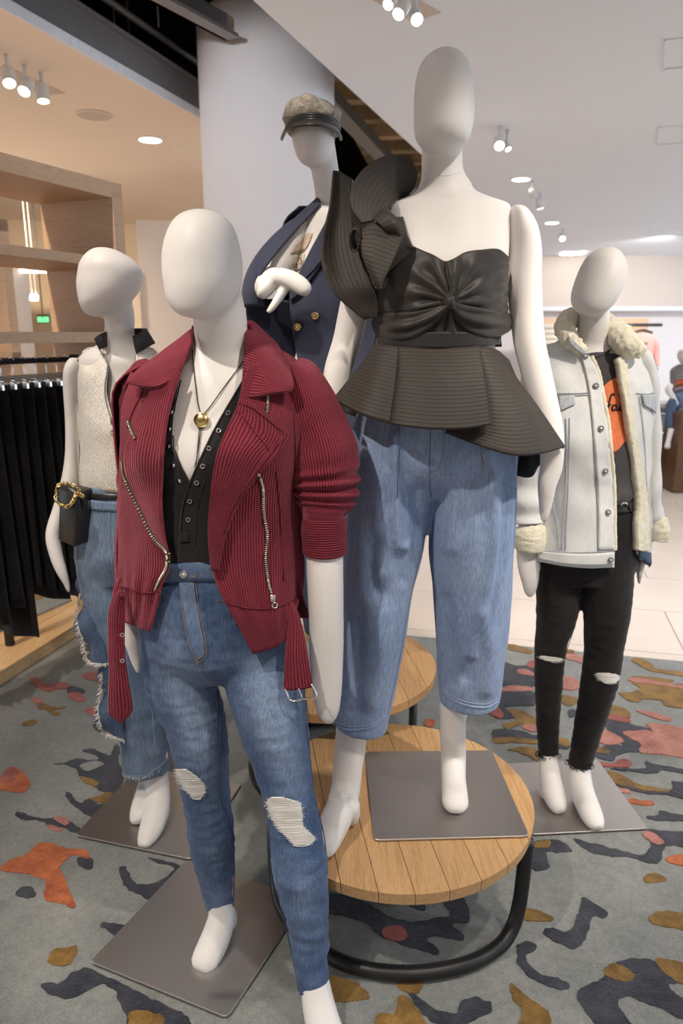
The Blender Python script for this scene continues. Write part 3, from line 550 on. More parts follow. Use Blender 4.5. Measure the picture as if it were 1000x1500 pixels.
# ================================================================== OAK SHELF FRAME (left background)
e1 = np.array([.418, .909]); e1 /= np.linalg.norm(e1); e2 = np.array([-e1[1], e1[0]])
p0 = at(177.5, 270, 3.3); p0z = p0[2]; o2 = p0[:2]
sf = thing('shelf_frame', (o2[0], o2[1], .075), 'open pale oak shelf frame behind the silver-topped mannequin', 'shelf')
T_ = .062; D_ = .41; L_ = 3.2
mk('post', obox(o2-e1*T_, e1*T_, e2*D_, .075, p0z-.0005), M['shelf'], sf, False)
for z0, z1 in ((p0z-.062, p0z), (1.808, 1.845), (1.498, 1.540)):
    mk('shelf_board', obox(o2-e1*L_, e1*(L_-T_-.0005), e2*D_, z0, z1), M['shelfh'], sf, False)
o3 = o2+e2*1.25+e1*.5
sf2 = thing('shelf_frame', (o3[0], o3[1], .075), 'second oak shelf frame seen through the nearer one', 'shelf')
mk('post', obox(o3-e1*T_, e1*T_, e2*D_, .075, 2.149), M['shelf'], sf2, False)
for z0, z1 in ((2.09, 2.15), (1.40, 1.43)):
    mk('shelf_board', obox(o3-e1*L_, e1*L_, e2*D_, z0, z1), M['shelfh'], sf2, False)

# ================================================================== RAIL OF BLACK TROUSERS
ro = at(104, 526, 3.25); rl = 2.3; rz = ro[2]
rack = thing('clothes_rail', (ro[0], ro[1], .075), 'black steel clothes rail standing on the oak platform', 'clothes rail')
ra3 = np.array([ro[0], ro[1], rz]); e13 = np.array([e1[0], e1[1], 0]); e23 = np.array([e2[0], e2[1], 0])
mk('rail_bar', tube([ra3-e13*rl, ra3+e13*.02], .012, 10, smooth=False), M['blackm'], rack)
lf = onz(15, 945, .075)
mk('leg', bevel(box(lf[0]-.017, lf[0]+.017, lf[1]-.017, lf[1]+.017, .0755, rz+.02), .003, 1), M['blackm'], rack, False)
le = ra3+e13*.02
mk('leg', bevel(box(le[0]-.017, le[0]+.017, le[1]-.017, le[1]+.017, .0755, rz+.02), .003, 1), M['blackm'], rack, False)
mk('cross_bar', tube([(lf[0], lf[1], rz-.005), ra3-e13*((ra3-lf)[:2]@e1)*.98], .012, 8, smooth=False), M['blackm'], rack)
hz = rz-.012
def hang(t_, i):
    c = ra3+e13*(-t_); base = np.array([c[0], c[1], 0])
    h = thing('clip_hanger', (c[0], c[1], rz), 'clear clip hanger on the black clothes rail', 'hanger', 'hangers on the clothes rail')
    mk('hook', tube([c+[0, 0, -.06], c+[0, 0, -.02], c+e23*.016+[0, 0, .003], c+[0, 0, .018], c-e23*.014+[0, 0, .006]], .0022, 6), M['chrome'], h)
    mk('bar', tube([c-e23*.15+[0, 0, -.075], c+[0, 0, -.06], c+e23*.15+[0, 0, -.075]], .006, 6), M['clear'], h)
    for s in (-1, 1): mk('clip', bevel(obox((c+e23*s*.13-e13*.006)[:2]-e2*.012, e1*.012, e2*.024, c[2]-.115, c[2]-.07), .002, 1), M['chrome'], h, False)
    # trousers: hang as one folded length with soft vertical folds
    n = 28; zs = np.linspace(rz-.10, .43+.06*((i*7) % 5)/4-(.12 if i % 6 == 2 else 0), 12); R = []
    for k, z in enumerate(zs):
        f_ = k/11; wv = .165+.02*f_; ring = []
        for a in np.linspace(0, 2*np.pi, n, endpoint=False):
            x = math.cos(a)*wv; y = math.sin(a)*.018*(1+.3*math.sin(3*a+i))+.012*f_*math.sin(x*38+i*1.7); ring.append(c*[1, 1, 0]+e23*x+e13*y+np.array([0, 0, z]))
        R.append(ring)
    g = tag(mk('black_trousers', rings(np.array(R)), M['hblack'], None, True, (c[0], c[1], zs[-1])), 'black trousers hanging from the clothes rail on the oak platform', 'trousers', 'black trousers on the rail')
for i in range(24): hang(.03+i*.058, i)

# ================================================================== FAR RIGHT OF THE SHOP
def wallbox(nm, x0, y0, x1, y1, Y, dep, m, lab, cat):
    a = at(x0, y1, Y); b = at(x1, y0, Y); return tag(mk(nm, bevel(box(a[0], b[0], Y, Y+dep, a[2], b[2]), .004, 1), M[m], None, False, (a[0], Y, a[2])), lab, cat)
for x0, x1, y0, y1, lab in ((780, 838, 466, 560, 'pale oak wall panel left of the denim-jacket mannequin'), (880, 950, 466, 590, 'pale oak wall panel behind the pink sweatshirt')):
    a = at(x0, y1, 13.6); b = at(x1, y0, 13.6); tag(mk('wall_panel', box(a[0], b[0], 13.6, 13.75, .35, b[2]), M['shelf'], None, False, (a[0], 13.6, .35)), lab, 'wall panel')
for k in range(4):
    p = at(803, 502-8*k, 12.5); w_ = .22-.02*(k % 2)
    tag(mk('folded_sweater', bevel(box(p[0]-w_, p[0]+w_, 12.5, 12.8, p[2]-.042, p[2]+.042), .035, 3), M['cream'], None, True, (p[0], 12.5, p[2]-.042)), ['folded cream sweater at the bottom of the far stack', 'folded cream sweater second from the bottom of the far stack', 'folded cream sweater second from the top of the far stack', 'folded cream sweater on top of the far stack'][k], 'sweater', 'folded sweaters')
a = at(780, 513, 12.5); b = at(840, 507, 12.5); tag(mk('wall_shelf', box(a[0], b[0], 12.4, 12.9, a[2], b[2]), M['shelf'], None, False, (a[0], 12.4, a[2])), 'oak shelf board carrying the folded cream sweaters', 'shelf')
# pink sweatshirt on a hanger
sw = thing('sweatshirt', at(940, 540, 9.6), 'pink sweatshirt with dark lettering hanging against the far wall', 'sweatshirt')
mk('torso', ploft([(940, 488, 9.6, 8, .05), (940, 491, 9.6, 17, .07), (940, 500, 9.6, 19, .08), (939, 515, 9.6, 18, .08), (938, 534, 9.6, 17, .08)], 20, horiz=True), M['pink'], sw)
mk('sleeve', ploft([(955, 492, 9.6, 4, .05), (960, 505, 9.6, 5, .05), (961, 520, 9.6, 4.5, .05), (961, 536, 9.6, 4, .05)], 12), M['pink'], sw)
mk('sleeve', ploft([(925, 492, 9.6, 4, .05), (922, 505, 9.6, 5, .05), (921, 520, 9.6, 4.5, .05), (921, 536, 9.6, 4, .05)], 12), M['pink'], sw)
sS = Surf(ploft([(940, 488, 9.6, 8, .05), (940, 491, 9.6, 17, .07), (940, 500, 9.6, 19, .08), (939, 515, 9.6, 18, .08), (938, 534, 9.6, 17, .08)], 20, horiz=True))
for y in (503, 509, 515, 521): mk('lettering', stroke(sS, [(932, y), (938, y-1), (947, y)], .018, .005), M['sepia'], sw)
hk = at(941, 484, 9.6); tag(mk('coat_hanger', tube([hk+[-.13, 0, -.03], hk, hk+[.13, 0, -.03]], .016, 8), M['blackm'], None, True, hk), 'black hanger holding the pink sweatshirt', 'hanger')
bar = at(941, 476, 9.6); tag(mk('wall_rail', tube([bar+[-.5, 0, 0], bar+[.25, 0, 0]], .02, 8, smooth=False), M['blackm'], None, True, bar), 'black wall rail above the pink sweatshirt', 'rail')
nt_ = at(915, 505, 9.8); tag(mk('hanging_jeans', ploft([(908, 477, 9.6, 7, .05), (908, 500, 9.6, 8, .06), (907, 560, 9.6, 7, .06)], 14), M['denD'], None, True, at(907, 560, 9.6)), 'dark blue jeans hanging beside the pink sweatshirt', 'jeans')
fx = thing('display_fixture', at(955, 600, 9.3)*[1, 1, 0], 'dark steel display stand under the pink sweatshirt', 'display stand')
a = at(940, 538, 9.2); b = at(964, 538, 9.2)
mk('top', box(a[0]-.1, b[0], 9.2, 9.7, a[2]-.04, a[2]), M['steel'], fx, False); mk('body', box(a[0]-.1, b[0]-.02, 9.22, 9.68, .01, a[2]-.04), M['blackm'], fx, False)
# display table with a seated mannequin
ty = 7.4; a = at(952, 598, ty); tz = a[2]; x0 = at(948, 598, ty)[0]
dt = thing('display_table', (x0+.8, ty+.4, 0), 'long dark display table under the seated far mannequin', 'table')
mk('table_top', bevel(box(x0-.55, x0+1.9, ty, ty+.9, tz-.05, tz), .006, 1), M['steel'], dt, False)
mk('lower_shelf', box(x0-.5, x0+1.85, ty+.12, ty+.8, .12, .42), M['dwood'], dt, False)
for xx in (x0-.5, x0+.55, x0+1.8): mk('leg', box(xx, xx+.14, ty+.04, ty+.16, .002, tz-.05), M['dwood'], dt, False)
for xx in (x0-.3, x0+.1): mk('drawer_front', box(xx, xx+.34, ty+.1, ty+.12, tz-.26, tz-.07), M['trimw'], dt, False)
fl = [(-.25, .03, 'tee'), (-.25, .065, 'cream'), (.02, .03, 'greytee'), (.02, .065, 'redprint')]
for k, (dx, dz, m) in enumerate(fl): tag(mk('folded_tee', bevel(box(x0+dx-.12, x0+dx+.12, ty+.1, ty+.4, tz+dz-.03, tz+dz), .012, 2), M[m], None, True, (x0+dx, ty+.25, tz+dz-.03)), ['folded dark tee at the bottom of the far table stack', 'folded cream tee on the dark one on the far table', 'folded grey tee on the far table beside the seated mannequin', 'folded red tee on the grey one on the far table'][k], 'tee', 'folded tees')
c = at(905+60, 0, 7)[0]
sm = thing('seated_mannequin', at(985, 598, 7.55), 'small far mannequin in a grey tee seated on the display table', 'mannequin')
smb = [(1000, 524, 7.7, 9, .09), (1001, 512, 7.7, 10, .1), (1001, 520, 7.7, 10, .1)]
mk('body', fuse([ploft([(1003, 508, 7.75, 4, .05), (1003, 514, 7.75, 9, .09), (1003, 524, 7.75, 10, .1), (1002, 532, 7.75, 5, .06)], 16), ploft([(1003, 528, 7.75, 5.5, .045), (1003, 545, 7.75, 6, .05)], 12)], .016, 3), M['body'], sm)
mk('leg', ploft([(983, 628, 7.1, 4.2, .04), (979, 645, 7.08, 3.6), (977, 655, 7.02, 4.2)], 12), M['body'], sm)
mk('arm', ploft([(981, 566, 7.6, 4.5), (979, 572, 7.45, 4.8), (985, 582, 7.35, 4), (991, 594, 7.28, 3)], 12), M['body'], sm)
tt = tag(mk('printed_tee', ploft([(1002, 534, 7.75, 8, .08), (1001, 541, 7.75, 18, .1), (1000, 555, 7.75, 18, .12), (999, 575, 7.75, 15, .12), (999, 594, 7.75, 15, .13)], 20, horiz=True), M['greytee'], None, True, at(1000, 594, 7.75)), 'grey sleeveless tee with a rainbow print on the far seated mannequin', 'tee')
tS = Surf(ploft([(1002, 534, 7.75, 8, .08), (1001, 541, 7.75, 18, .1), (1000, 555, 7.75, 18, .12), (999, 575, 7.75, 15, .12), (999, 594, 7.75, 15, .13)], 20, horiz=True)); WL[tt.name] = at(1000, 594, 7.75)
for k, (m, y) in enumerate((('redprint', 558), ('orange', 561), ('rgold', 565), ('lilac', 569))): mk('print_stripe', stroke(tS, [(990, y+2), (996, y-1), (1003, y)], .014, .006), M[m], tt)
tag(mk('far_jeans', ploft([(999, 590, 7.7, 12, .13), (985, 592, 7.35, 8, .07), (981, 603, 7.2, 6.5), (981, 618, 7.15, 5.5), (983, 630, 7.12, 5)], 16), M['denD'], None, True, at(985, 598, 7.3)), 'blue jeans on the far seated mannequin', 'jeans')
q = [onz(930, 690, .0)[:2], onz(1010, 692, 0)[:2], onz(1090, 690, 0)[:2], onz(1060, 648, 0)[:2], onz(945, 648, 0)[:2]]
tag(mk('far_rug', prism(q, .001, .01), M['rug'], None, False, (q[0][0], q[0][1], 0)), 'grey rug under the far display table', 'rug')
bt = thing('wooden_bench', at(990, 670, 7.0)*[1, 1, 0], 'dark wooden block beside the far mannequin\'s foot', 'bench')
a = at(998, 607, 6.95); mk('block', box(a[0], a[0]+.6, 6.95, 7.3, .012, a[2]-.0), M['dwood'], bt, False)

# ================================================================== ROUND TABLES
pdir = unit(onz(562, 1248, .33)[:2]-onz(578, 1302, .33)[:2])
def table(cx, cy, zt, R, lab, legs, rods=False):
    t = thing('round_table', (cx, cy, 0), lab, 'table', 'low round oak display tables'); d = pdir; n_ = np.array([d[1], -d[0]]); c = np.array([cx, cy])
    npl = 9; w_ = 2*R/npl
    for i in range(npl):
        s = np.linspace(-R+i*w_+.0008, -R+(i+1)*w_-.0008, 12); s = np.clip(s, -R*.9995, R*.9995); h = np.sqrt(R*R-s*s)
        poly = [c+n_*a+d*b for a, b in zip(s, h)]+[c+n_*a-d*b for a, b in zip(s[::-1], h[::-1])]
        g = prism(poly, zt-.030, zt); g.v[:len(poly), :2] = c+(g.v[:len(poly), :2]-c)*.992
        p = mk('plank', G(g.v-[cx, cy, 0], g.f), M['oak'], None, False); p.parent = t; p.rotation_euler = (0, 0, 0)
    th = np.linspace(0, 2*np.pi, 48, endpoint=False)
    mk('sub_top', prism([(cx+(R-.012)*math.cos(a), cy+(R-.012)*math.sin(a)) for a in th], zt-.038, zt-.0305), M['blackm'], t, False)
    Rr = R*.80
    if rods:
        mk('floor_ring', tube([(cx+Rr*math.cos(a), cy+Rr*math.sin(a), RT+.021) for a in th[::2]], .0195, 12, 72, True), M['blackm'], t)
        for a in legs:
            for da in (-.045, .045): mk('leg', tube([(cx+Rr*math.cos(a+da), cy+Rr*math.sin(a+da), z) for z in (RT+.02, zt-.038)], .012, 10, smooth=False), M['blackm'], t)
    else:   # one bent tube: down, round the front on the floor, and up again
        prof = [(-23, .965, zt-.036), (-24, .96, .20), (-26, .95, .11), (-31, .925, .055), (-42, .88, RT+.021), (-62, .82, RT+.021), (-90, .78, RT+.021), (-118, .80, RT+.021), (-145, .84, RT+.021), (-166, .89, RT+.021), (-178, .925, .055), (-184, .95, .11), (-187, .96, .20), (-188, .965, zt-.036)]
        mk('tube_frame', tube([(cx+R*r*math.cos(math.radians(a)), cy+R*r*math.sin(math.radians(a)), z) for a, r, z in prof], .0185, 14, 110), M['blackm'], t)
        for a in legs: mk('leg', tube([(cx+R*.9*math.cos(a), cy+R*.9*math.sin(a), z) for z in (RT+.001, zt-.038)], .0185, 12, smooth=False), M['blackm'], t)
    return t
table(.15, 1.69, .33, .357, 'low round oak table under the mannequin in the black peplum top', (math.radians(95),))
table(-.03, 2.30, .42, .357, 'round oak table standing behind the other, under the blazer mannequin', (math.radians(-15), math.radians(105), math.radians(225)), True)

# ================================================================== MANNEQUINS
def plate(root, corners, z):
    q = np.array(corners); c = q.mean(0); pts = []
    for i in range(4):
        a, b, d = q[i-1], q[i], q[(i+1) % 4]; r = .012; u1 = unit(a-b)*r; u2 = unit(d-b)*r
        pts += [b+u1, b+(u1+u2)*.29, b+u2]
    mk('base_plate', bevel(prism(pts, z+.0005, z+.0065), .0012, 1), M['plate'], root, False)
def sq(corners):   # complete a square-ish plate from three corners (a, b, c with b the middle)
    a, b, c = map(np.array, corners); return [a, b, c, a+c-b]
def mannequin(loc, label, bodyparts, arms, zmin, corners, zp):
    r = thing('mannequin', loc, label, 'mannequin', 'white egg-headed mannequins'); g = fuse(bodyparts, .0065, 5, zmin); mk('body', g, M['body'], r)
    ags = []
    for a in arms:
        ga = fuse(a if isinstance(a, list) else [a], .005, 4); mk('arm', ga, M['body'], r); ags.append(ga)
    if corners is not None: plate(r, corners, zp)
    return r, g, ags
# ---- A: front mannequin, burgundy jacket
zA = RT+.004
A_t = [(322, 515, 1.53, 46, .058), (319, 540, 1.53, 78, .07), (316, 560, 1.53, 112, .08), (313, 610, 1.53, 118, .098), (309, 670, 1.52, 110, .118), (305, 740, 1.52, 96, .10), (305, 800, 1.51, 88, .09), (310, 860, 1.51, 98, .10), (315, 905, 1.51, 98, .098), (320, 940, 1.51, 80, .08), (323, 965, 1.51, 45, .04)]
A_l1 = [(262, 930, 1.51, 50, None), (266, 1000, 1.51, 52), (284, 1050, 1.51, 45), (294, 1100, 1.515, 41), (301, 1160, 1.53, 35.5), (307, 1200, 1.54, 34), (311, 1240, 1.55, 32.5), (316, 1285, 1.565, 25.5), (321, 1332, 1.575, 18)]
A_l2 = [(383, 930, 1.50, 55, None), (388, 1000, 1.47, 58), (398, 1050, 1.45, 53), (409, 1100, 1.435, 46), (422, 1160, 1.41, 38), (432, 1215, 1.395, 39), (439, 1270, 1.37, 40.5), (446, 1314, 1.355, 36), (452, 1358, 1.34, 30), (455, 1402, 1.325, 26.5), (461, 1455, 1.305, 23)]
def shrink(s, k): return [(a[0], a[1], a[2], a[3]-k, None if len(a) < 5 or a[4] is None else a[4]-.006) for a in s]
headA = [(296, 309, 1.46, 10, .03), (296, 314, 1.46, 27, .055), (296, 325, 1.46, 41, .075), (296, 345, 1.46, 51, .09), (296, 370, 1.46, 56.5, .097), (297, 395, 1.46, 58, .098), (297, 420, 1.455, 55, .092), (295, 440, 1.45, 49, .08), (293, 455, 1.44, 38, .06), (292, 463, 1.435, 25, .04), (291, 467, 1.435, 8, .02)]
footA1 = [(323, 1325, 1.575, 17, None), (324, 1345, Yz(324, 1345, .075), 20, .034), (317, 1370, Yz(317, 1370, .055), 21.5, .036), (307, 1393, Yz(307, 1393, .04), 22, .03), (297, 1411, Yz(297, 1411, .03), 20, .022), (291, 1422, Yz(291, 1422, .024), 12, .012)]
heelA1 = [(330, 1338, Yz(330, 1338, .06), 15, .03), (334, 1350, Yz(334, 1350, .03), 14, .028), (332, 1362, Yz(332, 1362, .022), 10, .02)]
footA2 = [(461, 1440, 1.308, 22, None), (466, 1470, Yz(466, 1470, .085), 24, .034), (473, 1500, Yz(473, 1500, .06), 26, .034), (482, 1530, Yz(482, 1530, .04), 27, .028), (489, 1550, Yz(489, 1550, .03), 22, .02), (493, 1562, Yz(493, 1562, .024), 10, .012)]
armA_r = ploft([(432, 560, 1.53, 20, None), (445, 590, 1.53, 30, .042), (458, 650, 1.53, 31, .042), (470, 720, 1.52, 29, .038), (475, 800, 1.49, 27.5, .036), (476, 850, 1.47, 27, .034), (478, 915, 1.455, 25.5, .030), (478, 965, 1.445, 25, .024), (479, 1010, 1.435, 22, .018), (480, 1038, 1.43, 18, .014), (481, 1054, 1.43, 11, .01), (482, 1060, 1.43, 4, .005)])
armA_l = ploft([(204, 560, 1.54, 18, None), (200, 600, 1.56, 25, .04), (200, 700, 1.61, 22, .036), (196, 800, 1.62, 18, .03), (192, 880, 1.59, 13, .024), (192, 930, 1.575, 11.5, .02), (197, 960, 1.57, 8, .014), (201, 978, 1.565, 5, .009), (203, 987, 1.565, 2, .005)])
A, gA, armsA = mannequin((-.2, 1.5, 0), 'front mannequin wearing the burgundy corduroy jacket and ripped blue jeans',
    [ploft(headA, 32, horiz=True), ploft([(318, 425, 1.50, 34, .055), (322, 465, 1.515, 39, .056), (324, 500, 1.525, 40, .056), (322, 530, 1.53, 52, .06)], 24), ploft(A_t, 32, horiz=True), ploft(shrink(A_l1, 4)), ploft(shrink(A_l2, 4)), ploft(footA1), ploft(heelA1), ploft(footA2)], [armA_r, armA_l], zA, sq([(-.623, 1.456), (-.26, 1.306), (-.095, 1.663)]), RT+.004)
# ---- C: tall mannequin on the table
C_t = [(649, 270, 1.68, 34, .055), (652, 281, 1.68, 44, .06), (655, 290, 1.68, 62, .066), (656, 297, 1.68, 84, .068), (656, 302, 1.68, 92, .07), (656, 320, 1.68, 92, .08), (655, 345, 1.68, 93, .092), (650, 390, 1.675, 92, .108), (647, 430, 1.67, 89, .112), (643, 470, 1.67, 83, .095), (641, 500, 1.67, 82, .09), (641, 540, 1.67, 94, .10), (638, 595, 1.67, 102, .106), (635, 640, 1.67, 90, .09), (633, 675, 1.67, 50, .045)]
headC = [(650, 76, 1.63, 8, .025), (650, 80, 1.63, 20, .045), (650, 92, 1.63, 33, .07), (650, 112, 1.63, 40.5, .085), (650, 140, 1.63, 43.5, .092), (650, 165, 1.63, 44, .092), (649, 185, 1.625, 43, .088), (648, 200, 1.62, 40, .08), (648, 211, 1.615, 34, .064), (648, 219, 1.61, 22, .04), (648, 222, 1.61, 8, .02)]
zC = .3375
footC1 = [(662, 1030, 1.70, 19, None), (663, 1070, 1.695, 19), (664, 1110, Yz(664, 1110, .42), 18.5, .032), (664, 1140, Yz(664, 1140, .395), 18, .032), (666, 1165, Yz(666, 1165, .365), 19.5, .028), (667, 1180, Yz(667, 1180, .356), 19, .02), (668, 1190, Yz(668, 1190, .35), 11, .011)]
footC2 = [(516, 1050, 1.665, 23, None), (513, 1090, 1.65, 23), (509, 1125, 1.635, 22), (505, 1160, 1.605, 22, .036), (494, 1195, Yz(494, 1195, .39), 23, .034), (483, 1220, Yz(483, 1220, .37), 22, .03), (474, 1240, Yz(474, 1240, .36), 20, .024), (467, 1252, Yz(467, 1252, .352), 12, .012)]
heelC2 = [(513, 1175, Yz(513, 1175, .40), 14, .03), (514, 1195, Yz(514, 1195, .362), 13, .028), (510, 1206, Yz(510, 1206, .352), 8, .016)]
armC_r = ploft([(750, 303, 1.68, 3, .03), (752, 308, 1.68, 10, .05), (757, 318, 1.68, 17, .058), (762, 337, 1.68, 23.5, .058), (766, 365, 1.68, 26, .05), (767, 400, 1.68, 25.5, .045), (770, 450, 1.675, 24, .042), (775, 500, 1.66, 22.5, .04), (785, 545, 1.645, 21.5, .038), (796, 590, 1.63, 20.5, .034), (805, 625, 1.62, 19, .03), (808, 655, 1.61, 18, .026), (807, 685, 1.605, 16.5, .02), (801, 710, 1.60, 14, .017), (799, 735, 1.60, 10.5, .014), (797, 755, 1.60, 7, .01), (797, 767, 1.60, 2.5, .004)])
armC_l = ploft([(563, 300, 1.69, 5, .03), (560, 308, 1.69, 14, .05), (556, 325, 1.69, 23, .05), (543, 370, 1.695, 26, .045), (528, 420, 1.70, 24, .042), (517, 460, 1.705, 22, .04), (508, 500, 1.71, 21, .038), (494, 545, 1.70, 20, .034), (488, 590, 1.69, 18, .028), (490, 640, 1.68, 15, .02), (495, 690, 1.68, 10, .014), (497, 710, 1.68, 4, .006)])
Cm, gC, armsC = mannequin((.2, 1.68, .33), 'tallest mannequin standing on the round table in the black peplum top',
    [ploft(headC, 32, horiz=True), ploft([(648, 200, 1.66, 28, .05), (647, 230, 1.67, 30, .05), (648, 255, 1.675, 31, .052), (650, 278, 1.68, 42, .06)], 24), ploft(C_t, 32, horiz=True), ploft([(573, 700, 1.68, 40, None), (556, 850, 1.68, 36), (530, 1000, 1.67, 27), (515, 1065, 1.66, 22)]), ploft([(685, 700, 1.68, 40, None), (684, 850, 1.69, 36), (675, 980, 1.70, 25), (662, 1060, 1.698, 18)]), ploft(footC1), ploft(footC2), ploft(heelC2)], [armC_r, armC_l], zC, [(.068, 1.881), (.444, 1.888), (.461, 1.515), (.078, 1.50)], .331)
mk('neck_seam', stroke(Surf(gC), [(617, 251), (632, 256), (650, 257), (665, 255), (679, 250)], .0006, .0003), M['ink'] if 0 else M['trimw'], Cm)
# ---- R: right mannequin, bleached denim jacket
zR = RT+.004
R_t = [(868, 508, 2.16, 30, .06), (868, 522, 2.16, 56, .07), (867, 540, 2.16, 76, .08), (866, 600, 2.155, 74, .10), (866, 650, 2.15, 68, .112), (868, 700, 2.15, 60, .09), (872, 740, 2.15, 58, .09), (870, 780, 2.15, 64, .10), (864, 812, 2.15, 62, .098), (858, 832, 2.15, 45, .07)]
headR = [(887, 362, 2.10, 6, .025), (887, 366, 2.10, 15, .05), (885, 376, 2.10, 24, .075), (883, 392, 2.10, 31, .092), (878, 412, 2.095, 34, .095), (872, 430, 2.09, 33, .09), (868, 444, 2.08, 29.5, .075), (866, 455, 2.07, 22, .055), (865, 461, 2.07, 12, .035), (865, 464, 2.07, 4, .015)]
R_l1 = [(818, 800, 2.15, 36, .095), (818, 850, 2.15, 33, .085), (815, 900, 2.15, 29, .075), (807, 940, 2.14, 23.5), (804, 985, 2.14, 21), (803, 1020, 2.155, 19), (802, 1060, 2.17, 16.5), (803, 1108, 2.18, 14.5)]
R_l2 = [(888, 800, 2.14, 37, .095), (889, 850, 2.12, 36, .088), (888, 900, 2.10, 32.5, .078), (884, 950, 2.085, 28), (879, 990, 2.08, 27), (868, 1040, 2.09, 23), (858, 1080, 2.10, 19.5), (848, 1122, 2.115, 17)]
footR1 = [(803, 1098, 2.18, 13.5, None), (804, 1120, Yz(804, 1120, .11), 14.5, .035), (806, 1142, Yz(806, 1142, .085), 15.5, .042), (811, 1163, Yz(811, 1163, .06), 16.5, .036), (817, 1180, Yz(817, 1180, .045), 14, .026), (821, 1190, Yz(821, 1190, .035), 9, .014)]
heelR1 = [(799, 1150, Yz(799, 1150, .06), 11, .034), (802, 1168, Yz(802, 1168, .035), 10, .03)]
footR2 = [(848, 1112, 2.115, 15.5, None), (849, 1135, Yz(849, 1135, .115), 16, .036), (853, 1160, Yz(853, 1160, .09), 16.5, .042), (861, 1182, Yz(861, 1182, .06), 17, .036), (870, 1202, Yz(870, 1202, .042), 15.5, .026), (876, 1214, Yz(876, 1214, .034), 9, .013)]
heelR2 = [(846, 1160, Yz(846, 1160, .06), 10, .034), (850, 1178, Yz(850, 1178, .035), 10, .03)]
armR_l = [ploft([(796, 530, 2.17, 14, .05), (786, 600, 2.18, 20, .045), (777, 690, 2.17, 17, .04), (773, 770, 2.12, 14, .03), (772, 805, 2.10, 16, .026), (774, 830, 2.09, 16, .022), (776, 850, 2.085, 13, .018), (776, 866, 2.085, 9, .012), (776, 875, 2.085, 3, .005)]), ploft([(780, 808, 2.09, 6), (786, 825, 2.08, 5), (789, 835, 2.08, 3)], 12)]
armR_r = ploft([(937, 530, 2.17, 14, .05), (944, 600, 2.18, 18, .045), (948, 690, 2.18, 16, .04), (946, 780, 2.16, 11, .028), (940, 815, 2.14, 7, .02), (937, 835, 2.13, 5, .014), (936, 850, 2.13, 3, .008), (936, 856, 2.13, 1.5, .004)])
Rm, gR, armsR = mannequin((.85, 2.15, 0), 'right-hand mannequin in the bleached denim jacket and black jeans',
    [ploft(headR, 32, horiz=True), ploft([(871, 440, 2.12, 19, .05), (870, 465, 2.14, 21, .052), (868, 495, 2.155, 24, .055), (868, 512, 2.16, 32, .06)], 24), ploft(R_t, 32, horiz=True), ploft(shrink(R_l1, 3)), ploft(shrink(R_l2, 3)), ploft(footR1), ploft(heelR1), ploft(footR2), ploft(heelR2)], [armR_l, armR_r], zR, sq([(.936, 2.327), (.963, 1.95), (.588, 1.922)]), RT+.004)
# ---- L: left mannequin, silver top
zL = RT+.004
L_t = [(176, 502, 2.09, 27, .058), (177, 515, 2.09, 52, .068), (178, 528, 2.09, 70, .078), (178, 560, 2.09, 66, .092), (178, 610, 2.085, 61, .112), (177, 660, 2.085, 58, .098), (176, 710, 2.085, 56, .09), (176, 760, 2.085, 58, .10), (176, 805, 2.085, 56, .10), (178, 832, 2.085, 40, .07)]
headL = [(152, 363, 2.05, 8, .025), (153, 367, 2.05, 19, .05), (157, 377, 2.05, 33, .075), (160, 389, 2.05, 42, .09), (162, 402, 2.05, 46, .095), (160, 417, 2.045, 45.5, .094), (158, 430, 2.04, 42, .088), (153, 443, 2.035, 35, .076), (148, 454, 2.03, 26, .055), (144, 461, 2.03, 15, .035), (143, 464, 2.03, 5, .015)]
footL1 = [(230, 1100, 2.06, 15.5, None), (230, 1135, 2.05, 16.5), (231, 1165, Yz(231, 1165, .09), 18, .038), (229, 1188, Yz(229, 1188, .065), 19, .038), (222, 1212, Yz(222, 1212, .048), 18, .03), (214, 1230, Yz(214, 1230, .036), 14, .02), (209, 1241, Yz(209, 1241, .03), 8, .01)]
heelL1 = [(238, 1172, Yz(238, 1172, .05), 11, .03), (238, 1188, Yz(238, 1188, .032), 10, .026)]
footL2 = [(219, 1090, 2.18, 11, None), (216, 1130, 2.17, 11), (211, 1160, Yz(211, 1160, .09), 12, .032), (205, 1182, Yz(205, 1182, .06), 13, .032), (200, 1197, Yz(200, 1197, .045), 11, .02), (197, 1207, Yz(197, 1207, .034), 7, .012)]
armL = ploft([(112, 526, 2.10, 8, .03), (108, 540, 2.10, 12, .045), (107, 565, 2.10, 12.5, .045), (108, 620, 2.10, 10.5, .04), (107, 670, 2.09, 10.5, .036), (101, 712, 2.07, 12, .034), (89, 750, 2.05, 12, .03), (78, 783, 2.02, 10.5, .026), (82, 812, 2.00, 9.5, .02), (90, 836, 1.99, 8, .015), (97, 853, 1.99, 5, .01), (100, 863, 1.99, 3.5, .007), (101, 868, 1.99, 1.5, .004)])
armL2 = ploft([(244, 530, 2.10, 14, .045), (248, 600, 2.11, 14, .04), (250, 680, 2.11, 13, .036), (252, 760, 2.08, 12, .03), (250, 830, 2.04, 9, .02), (246, 850, 2.03, 4, .01)])
